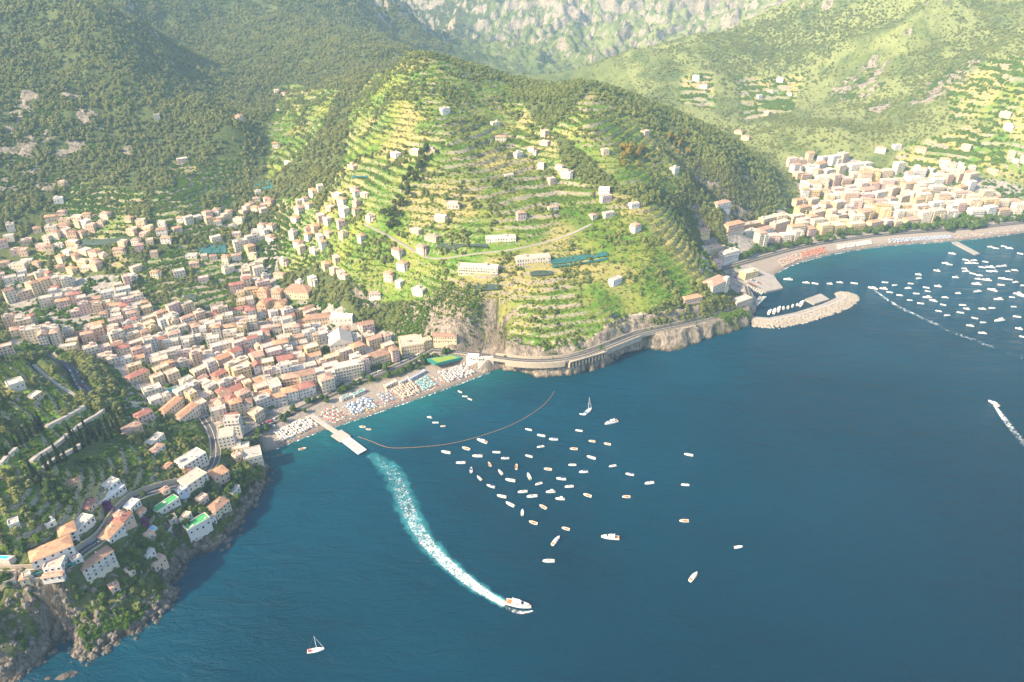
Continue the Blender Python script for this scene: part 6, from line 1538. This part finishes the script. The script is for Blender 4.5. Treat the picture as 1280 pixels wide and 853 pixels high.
# ------------------------------------------------------------------ wakes: foam sheets lying on the water
def foam_mat(name, scale, col, lo, hi, soft):
    n = N(name)
    u = n.attr('along').outputs['Fac']; v = n.attr('across').outputs['Fac']
    w = n.noise(scale, 6, 0.7, None, 0.4); w2 = n.noise(scale * .3, 3, .6)
    edge = n.ramp(v, .45, 1.0, 0.0, .55)
    th = n.math('ADD', n.ramp(u, 0, 1, lo, hi), edge)
    th = n.math('SUBTRACT', th, n.math('MULTIPLY', n.math('SUBTRACT', w2, .5), .5))
    a = n.ramp(n.math('SUBTRACT', w, th), 0.0, soft)
    return n.bsdf(col, .7, None, spec=.2, alpha=a)
def wake(name, pts, wid, mat, z, label, n=160, m=13, bank=None):
    P_ = np.array([PZ(a, b, 0) for a, b in pts]); L = np.r_[0, np.cumsum(np.linalg.norm(np.diff(P_[:, :2], axis=0), axis=1))]
    # smooth through the points
    for _ in range(3):
        Q = [P_[0]]
        for a, b in zip(P_[:-1], P_[1:]): Q += [.75 * a + .25 * b, .25 * a + .75 * b]
        P_ = np.array(Q + [P_[-1]])
    L = np.r_[0, np.cumsum(np.linalg.norm(np.diff(P_[:, :2], axis=0), axis=1))]; L /= L[-1]
    t = np.linspace(0, 1, n); C = np.stack([np.interp(t, L, P_[:, k]) for k in range(2)], 1)
    T = np.gradient(C, axis=0); T /= np.linalg.norm(T, axis=1)[:, None]; Nn = np.stack([-T[:, 1], T[:, 0]], 1)
    W = np.interp(t, np.linspace(0, 1, len(wid)), wid); s_ = np.linspace(-1, 1, m)
    X = C[:, None] + Nn[:, None] * (W[:, None, None] * s_[None, :, None])
    V_ = np.c_[X.reshape(-1, 2), np.full(n * m, z) + .0]
    i, j = np.meshgrid(np.arange(n - 1), np.arange(m - 1), indexing='ij'); a = (i * m + j).ravel()
    me = mesh_np(name, V_, np.stack([a, a + m, a + m + 1, a + 1], 1), True)
    add_attr(me, 'along', np.repeat(t, m)); add_attr(me, 'across', np.abs(np.tile(s_, n)))
    me.materials.append(mat)
    return obj(name, me, None, kind='stuff', label=label)
WK = [(632, 756), (600, 738), (568, 713), (540, 687), (518, 656), (505, 625), (497, 600), (483, 582), (462, 568)]
M['foam'] = foam_mat('white_foam', .6, (.84, .87, .87), .26, .58, .42)
M['churn'] = foam_mat('turquoise_churn', .16, (.04, .27, .31), .16, .30, .6)
wake('churned_water', WK, [5, 8, 10, 12, 14, 15, 15.5, 14, 8], M['churn'], .04, 'turquoise churned water under the yacht wake')
wake('boat_wake', WK, [3.5, 6, 7.5, 8.5, 9.5, 10.5, 11, 10.5, 6], M['foam'], .09, 'curving white wake behind the large yacht')
wake('bow_spray', [(666, 764), (655, 766), (645, 765), (632, 760), (620, 756)], [.6, 2.2, 2.8, 2.6, 1.5], M['foam'], .14, 'white spray along the hull of the large yacht', 40, 7)
M['oldfoam'] = foam_mat('fading_foam', .3, (.7, .78, .8), .40, .60, .25)
wake('far_boat_wake', [(1093, 363), (1122, 384), (1156, 399), (1190, 415), (1224, 428), (1285, 449)], [2, 5, 6, 7, 8, 9], M['oldfoam'], .08, 'pale wake across the far bay')
wake('fast_boat_wake', [(1243, 507), (1252, 519), (1262, 533), (1275, 549), (1295, 572)], [2.0, 5, 5.5, 6, 7], M['foam'], .08, 'white wake behind the fast cruiser')
# surf line along the small beach
for pts, lab in (([(345, 561.5), (380, 548), (405, 538.5), (440, 527.5), (480, 513.5), (530, 496.5), (580, 478.5), (612, 466)], 'thin surf line on the small beach'), ([(972, 342), (985, 334), (1010, 325.5), (1050, 316.3), (1090, 310.3), (1130, 306.2), (1180, 303.2), (1230, 298.2), (1280, 291.2)], 'thin surf line on the far beach')):
    M['surf'] = M.get('surf') or foam_mat('surf_foam', .35, (.85, .87, .87), .47, .47, .2)
    wake('surf', pts, [1.5], M['surf'], .07, lab, 240, 5)

# ------------------------------------------------------------------ floating line
def smooth_px(pts, z=0):
    P_ = np.array([PZ(a, b, z) for a, b in pts])
    for _ in range(3):
        Q = [P_[0]]
        for a, b in zip(P_[:-1], P_[1:]): Q += [.75 * a + .25 * b, .25 * a + .75 * b]
        P_ = np.array(Q + [P_[-1]])
    return P_
fl = resample(smooth_px([(447, 546), (462, 551), (478, 558), (490, 561), (530, 559), (565, 555), (600, 546), (640, 532), (668, 516), (684, 503), (694, 488)]), 3.0)
bo = empty('float_line', tuple(fl[0]), 0, label='curving orange float line closing off the bathing water', category='float line')
M['floatorange'] = plain('orange_float', (.30, .16, .07), .7, .2)
FM = MB().tube((-1.25, 0, .1), (1.25, 0, .1), .27, k=6).mesh('float', M['floatorange'])
for a, b in zip(fl[:-1], fl[1:]):
    f = obj('float', FM, None, bo); f.location = tuple((a + b) / 2 - fl[0]); f.rotation_euler = (0, 0, math.atan2(b[1] - a[1], b[0] - a[0]))

# ------------------------------------------------------------------ cars
def car_meshes(paint):
    body = MB().loft([[(x, -w, .35), (x, w, .35), (x, w, h), (x, -w, h)] for x, w, h in ((-2.1, .8, .75), (-2.0, .86, .95), (-1.0, .9, 1.0), (.8, .9, .98), (1.9, .85, .8), (2.1, .75, .6))]).mesh('body', paint)
    cab = MB().loft([[(-1.8, -.78, .95), (1.0, -.78, .95), (1.0, .78, .95), (-1.8, .78, .95)], [(-1.3, -.62, 1.48), (.3, -.62, 1.48), (.3, .62, 1.48), (-1.3, .62, 1.48)]]).mesh('cabin', M['glass'])
    roof = MB().box(-1.3, .3, -.62, .62, 1.481, 1.53).mesh('roof', paint)
    wheel = MB().tube((0, -.12, 0), (0, .12, 0), .32, k=10).mesh('wheel', M['black'])
    return body, cab, roof, wheel
CARC = {'white': (.75, .75, .74), 'grey': (.3, .3, .31), 'black': (.03, .03, .035), 'red': (.4, .04, .03), 'blue': (.06, .12, .3), 'silver': (.5, .5, .5)}
CARM = {k: car_meshes(plain(k + '_car_paint', c, .3, .05, spec=.5)) for k, c in CARC.items()}
def car(x, y, z, rz, col, where, group):
    o = empty('parked_car', (x, y, z), rz, label='%s car parked %s' % (col, where), category='car', group=group)
    b, c, r_, w = CARM[col]
    obj('body', b, None, o); obj('cabin', c, None, o); obj('roof', r_, None, o)
    for xx in (-1.3, 1.3):
        for yy in (-.8, .8): q = obj('wheel', w, None, o); q.location = (xx, yy, .32)
R5 = random.Random(3)
def cars_along(nm, px0, px1, off, step, prob, where, group):
    W = resample(road_at(nm, px0, px1), step); T = np.gradient(W[:, :2], axis=0)
    for p, t in zip(W, T):
        if R5.random() > prob: continue
        a = math.atan2(t[1], t[0]); x, y = p[0] - math.sin(a) * off, p[1] + math.cos(a) * off
        car(x, y, p[2] + .37, a, R5.choice(list(CARC)), where, group)
cars_along('hillside_road', 86, 118, -2.6, 5.0, .8, 'on the hairpin above town', 'cars on the hairpin')
cars_along('hillside_road', 86, 118, 2.6, 5.0, .6, 'on the hairpin above town', 'cars on the hairpin')
cars_along('seafront_road', 400, 530, 3.0, 5.5, .6, 'along the seafront road', 'cars along the seafront road')
cars_along('cliff_road', 90, 180, 2.2, 17, .5, 'on the winding cliff road', 'cars on the cliff road')
for k in range(16):
    p = hit(326 + (k % 5) * 4.2, 531 + (k // 5) * 4.0 - (k % 5) * 1.5, Z); car(p[0], p[1], H1(p[0], p[1]) + .05, bt + math.pi / 2 + R5.gauss(0, .06), R5.choice(list(CARC)), 'in the small car park by the beach', 'cars in the beach car park')
for k in range(18):
    p = hit(201 + (k % 6) * 4 + (k // 6) * 3, 471 + (k // 6) * 5 + (k % 6) * .7, Z); car(p[0], p[1], H1(p[0], p[1]) + .05, bt + R5.gauss(0, .1), R5.choice(list(CARC)), 'in the car park inside town', 'cars in the town car park')
for k in range(44):
    t = k % 22; p = PZ(906 + t * 2.1, 341 + t * .95 + (k // 22) * -6, 2.6); car(p[0], p[1], 2.62, math.radians(-55 + R5.gauss(0, 4)), R5.choice(list(CARC)), 'on the harbour quay', 'cars on the harbour quay')
# ------------------------------------------------------------------ haze
def haze_box():
    n = N('haze_air')
    v = n.n('ShaderNodeVolumePrincipled')
    v.inputs['Color'].default_value = (0.50, 0.77, 1.0, 1)
    v.inputs['Density'].default_value = HAZE_DENSITY
    v.inputs['Anisotropy'].default_value = 0.0
    n.link(v.outputs[0], n.out.inputs['Volume'])
    x0, x1, y0, y1, z0, z1 = -9500, 9500, -9500, 9500, -32, float(max(CAM_H + 30, V[:, 2].max() + 30))
    vs = [(x, y, z) for z in (z0, z1) for y in (y0, y1) for x in (x0, x1)]
    me = bpy.data.meshes.new('haze'); me.from_pydata(vs, [], [(0, 2, 3, 1), (4, 5, 7, 6), (0, 1, 5, 4), (2, 6, 7, 3), (0, 4, 6, 2), (1, 3, 7, 5)])
    obj('haze', me, n.m, kind='stuff', label='pale sunlit haze hanging over the bay')
HAZE_DENSITY = 0.95e-4
haze_box()
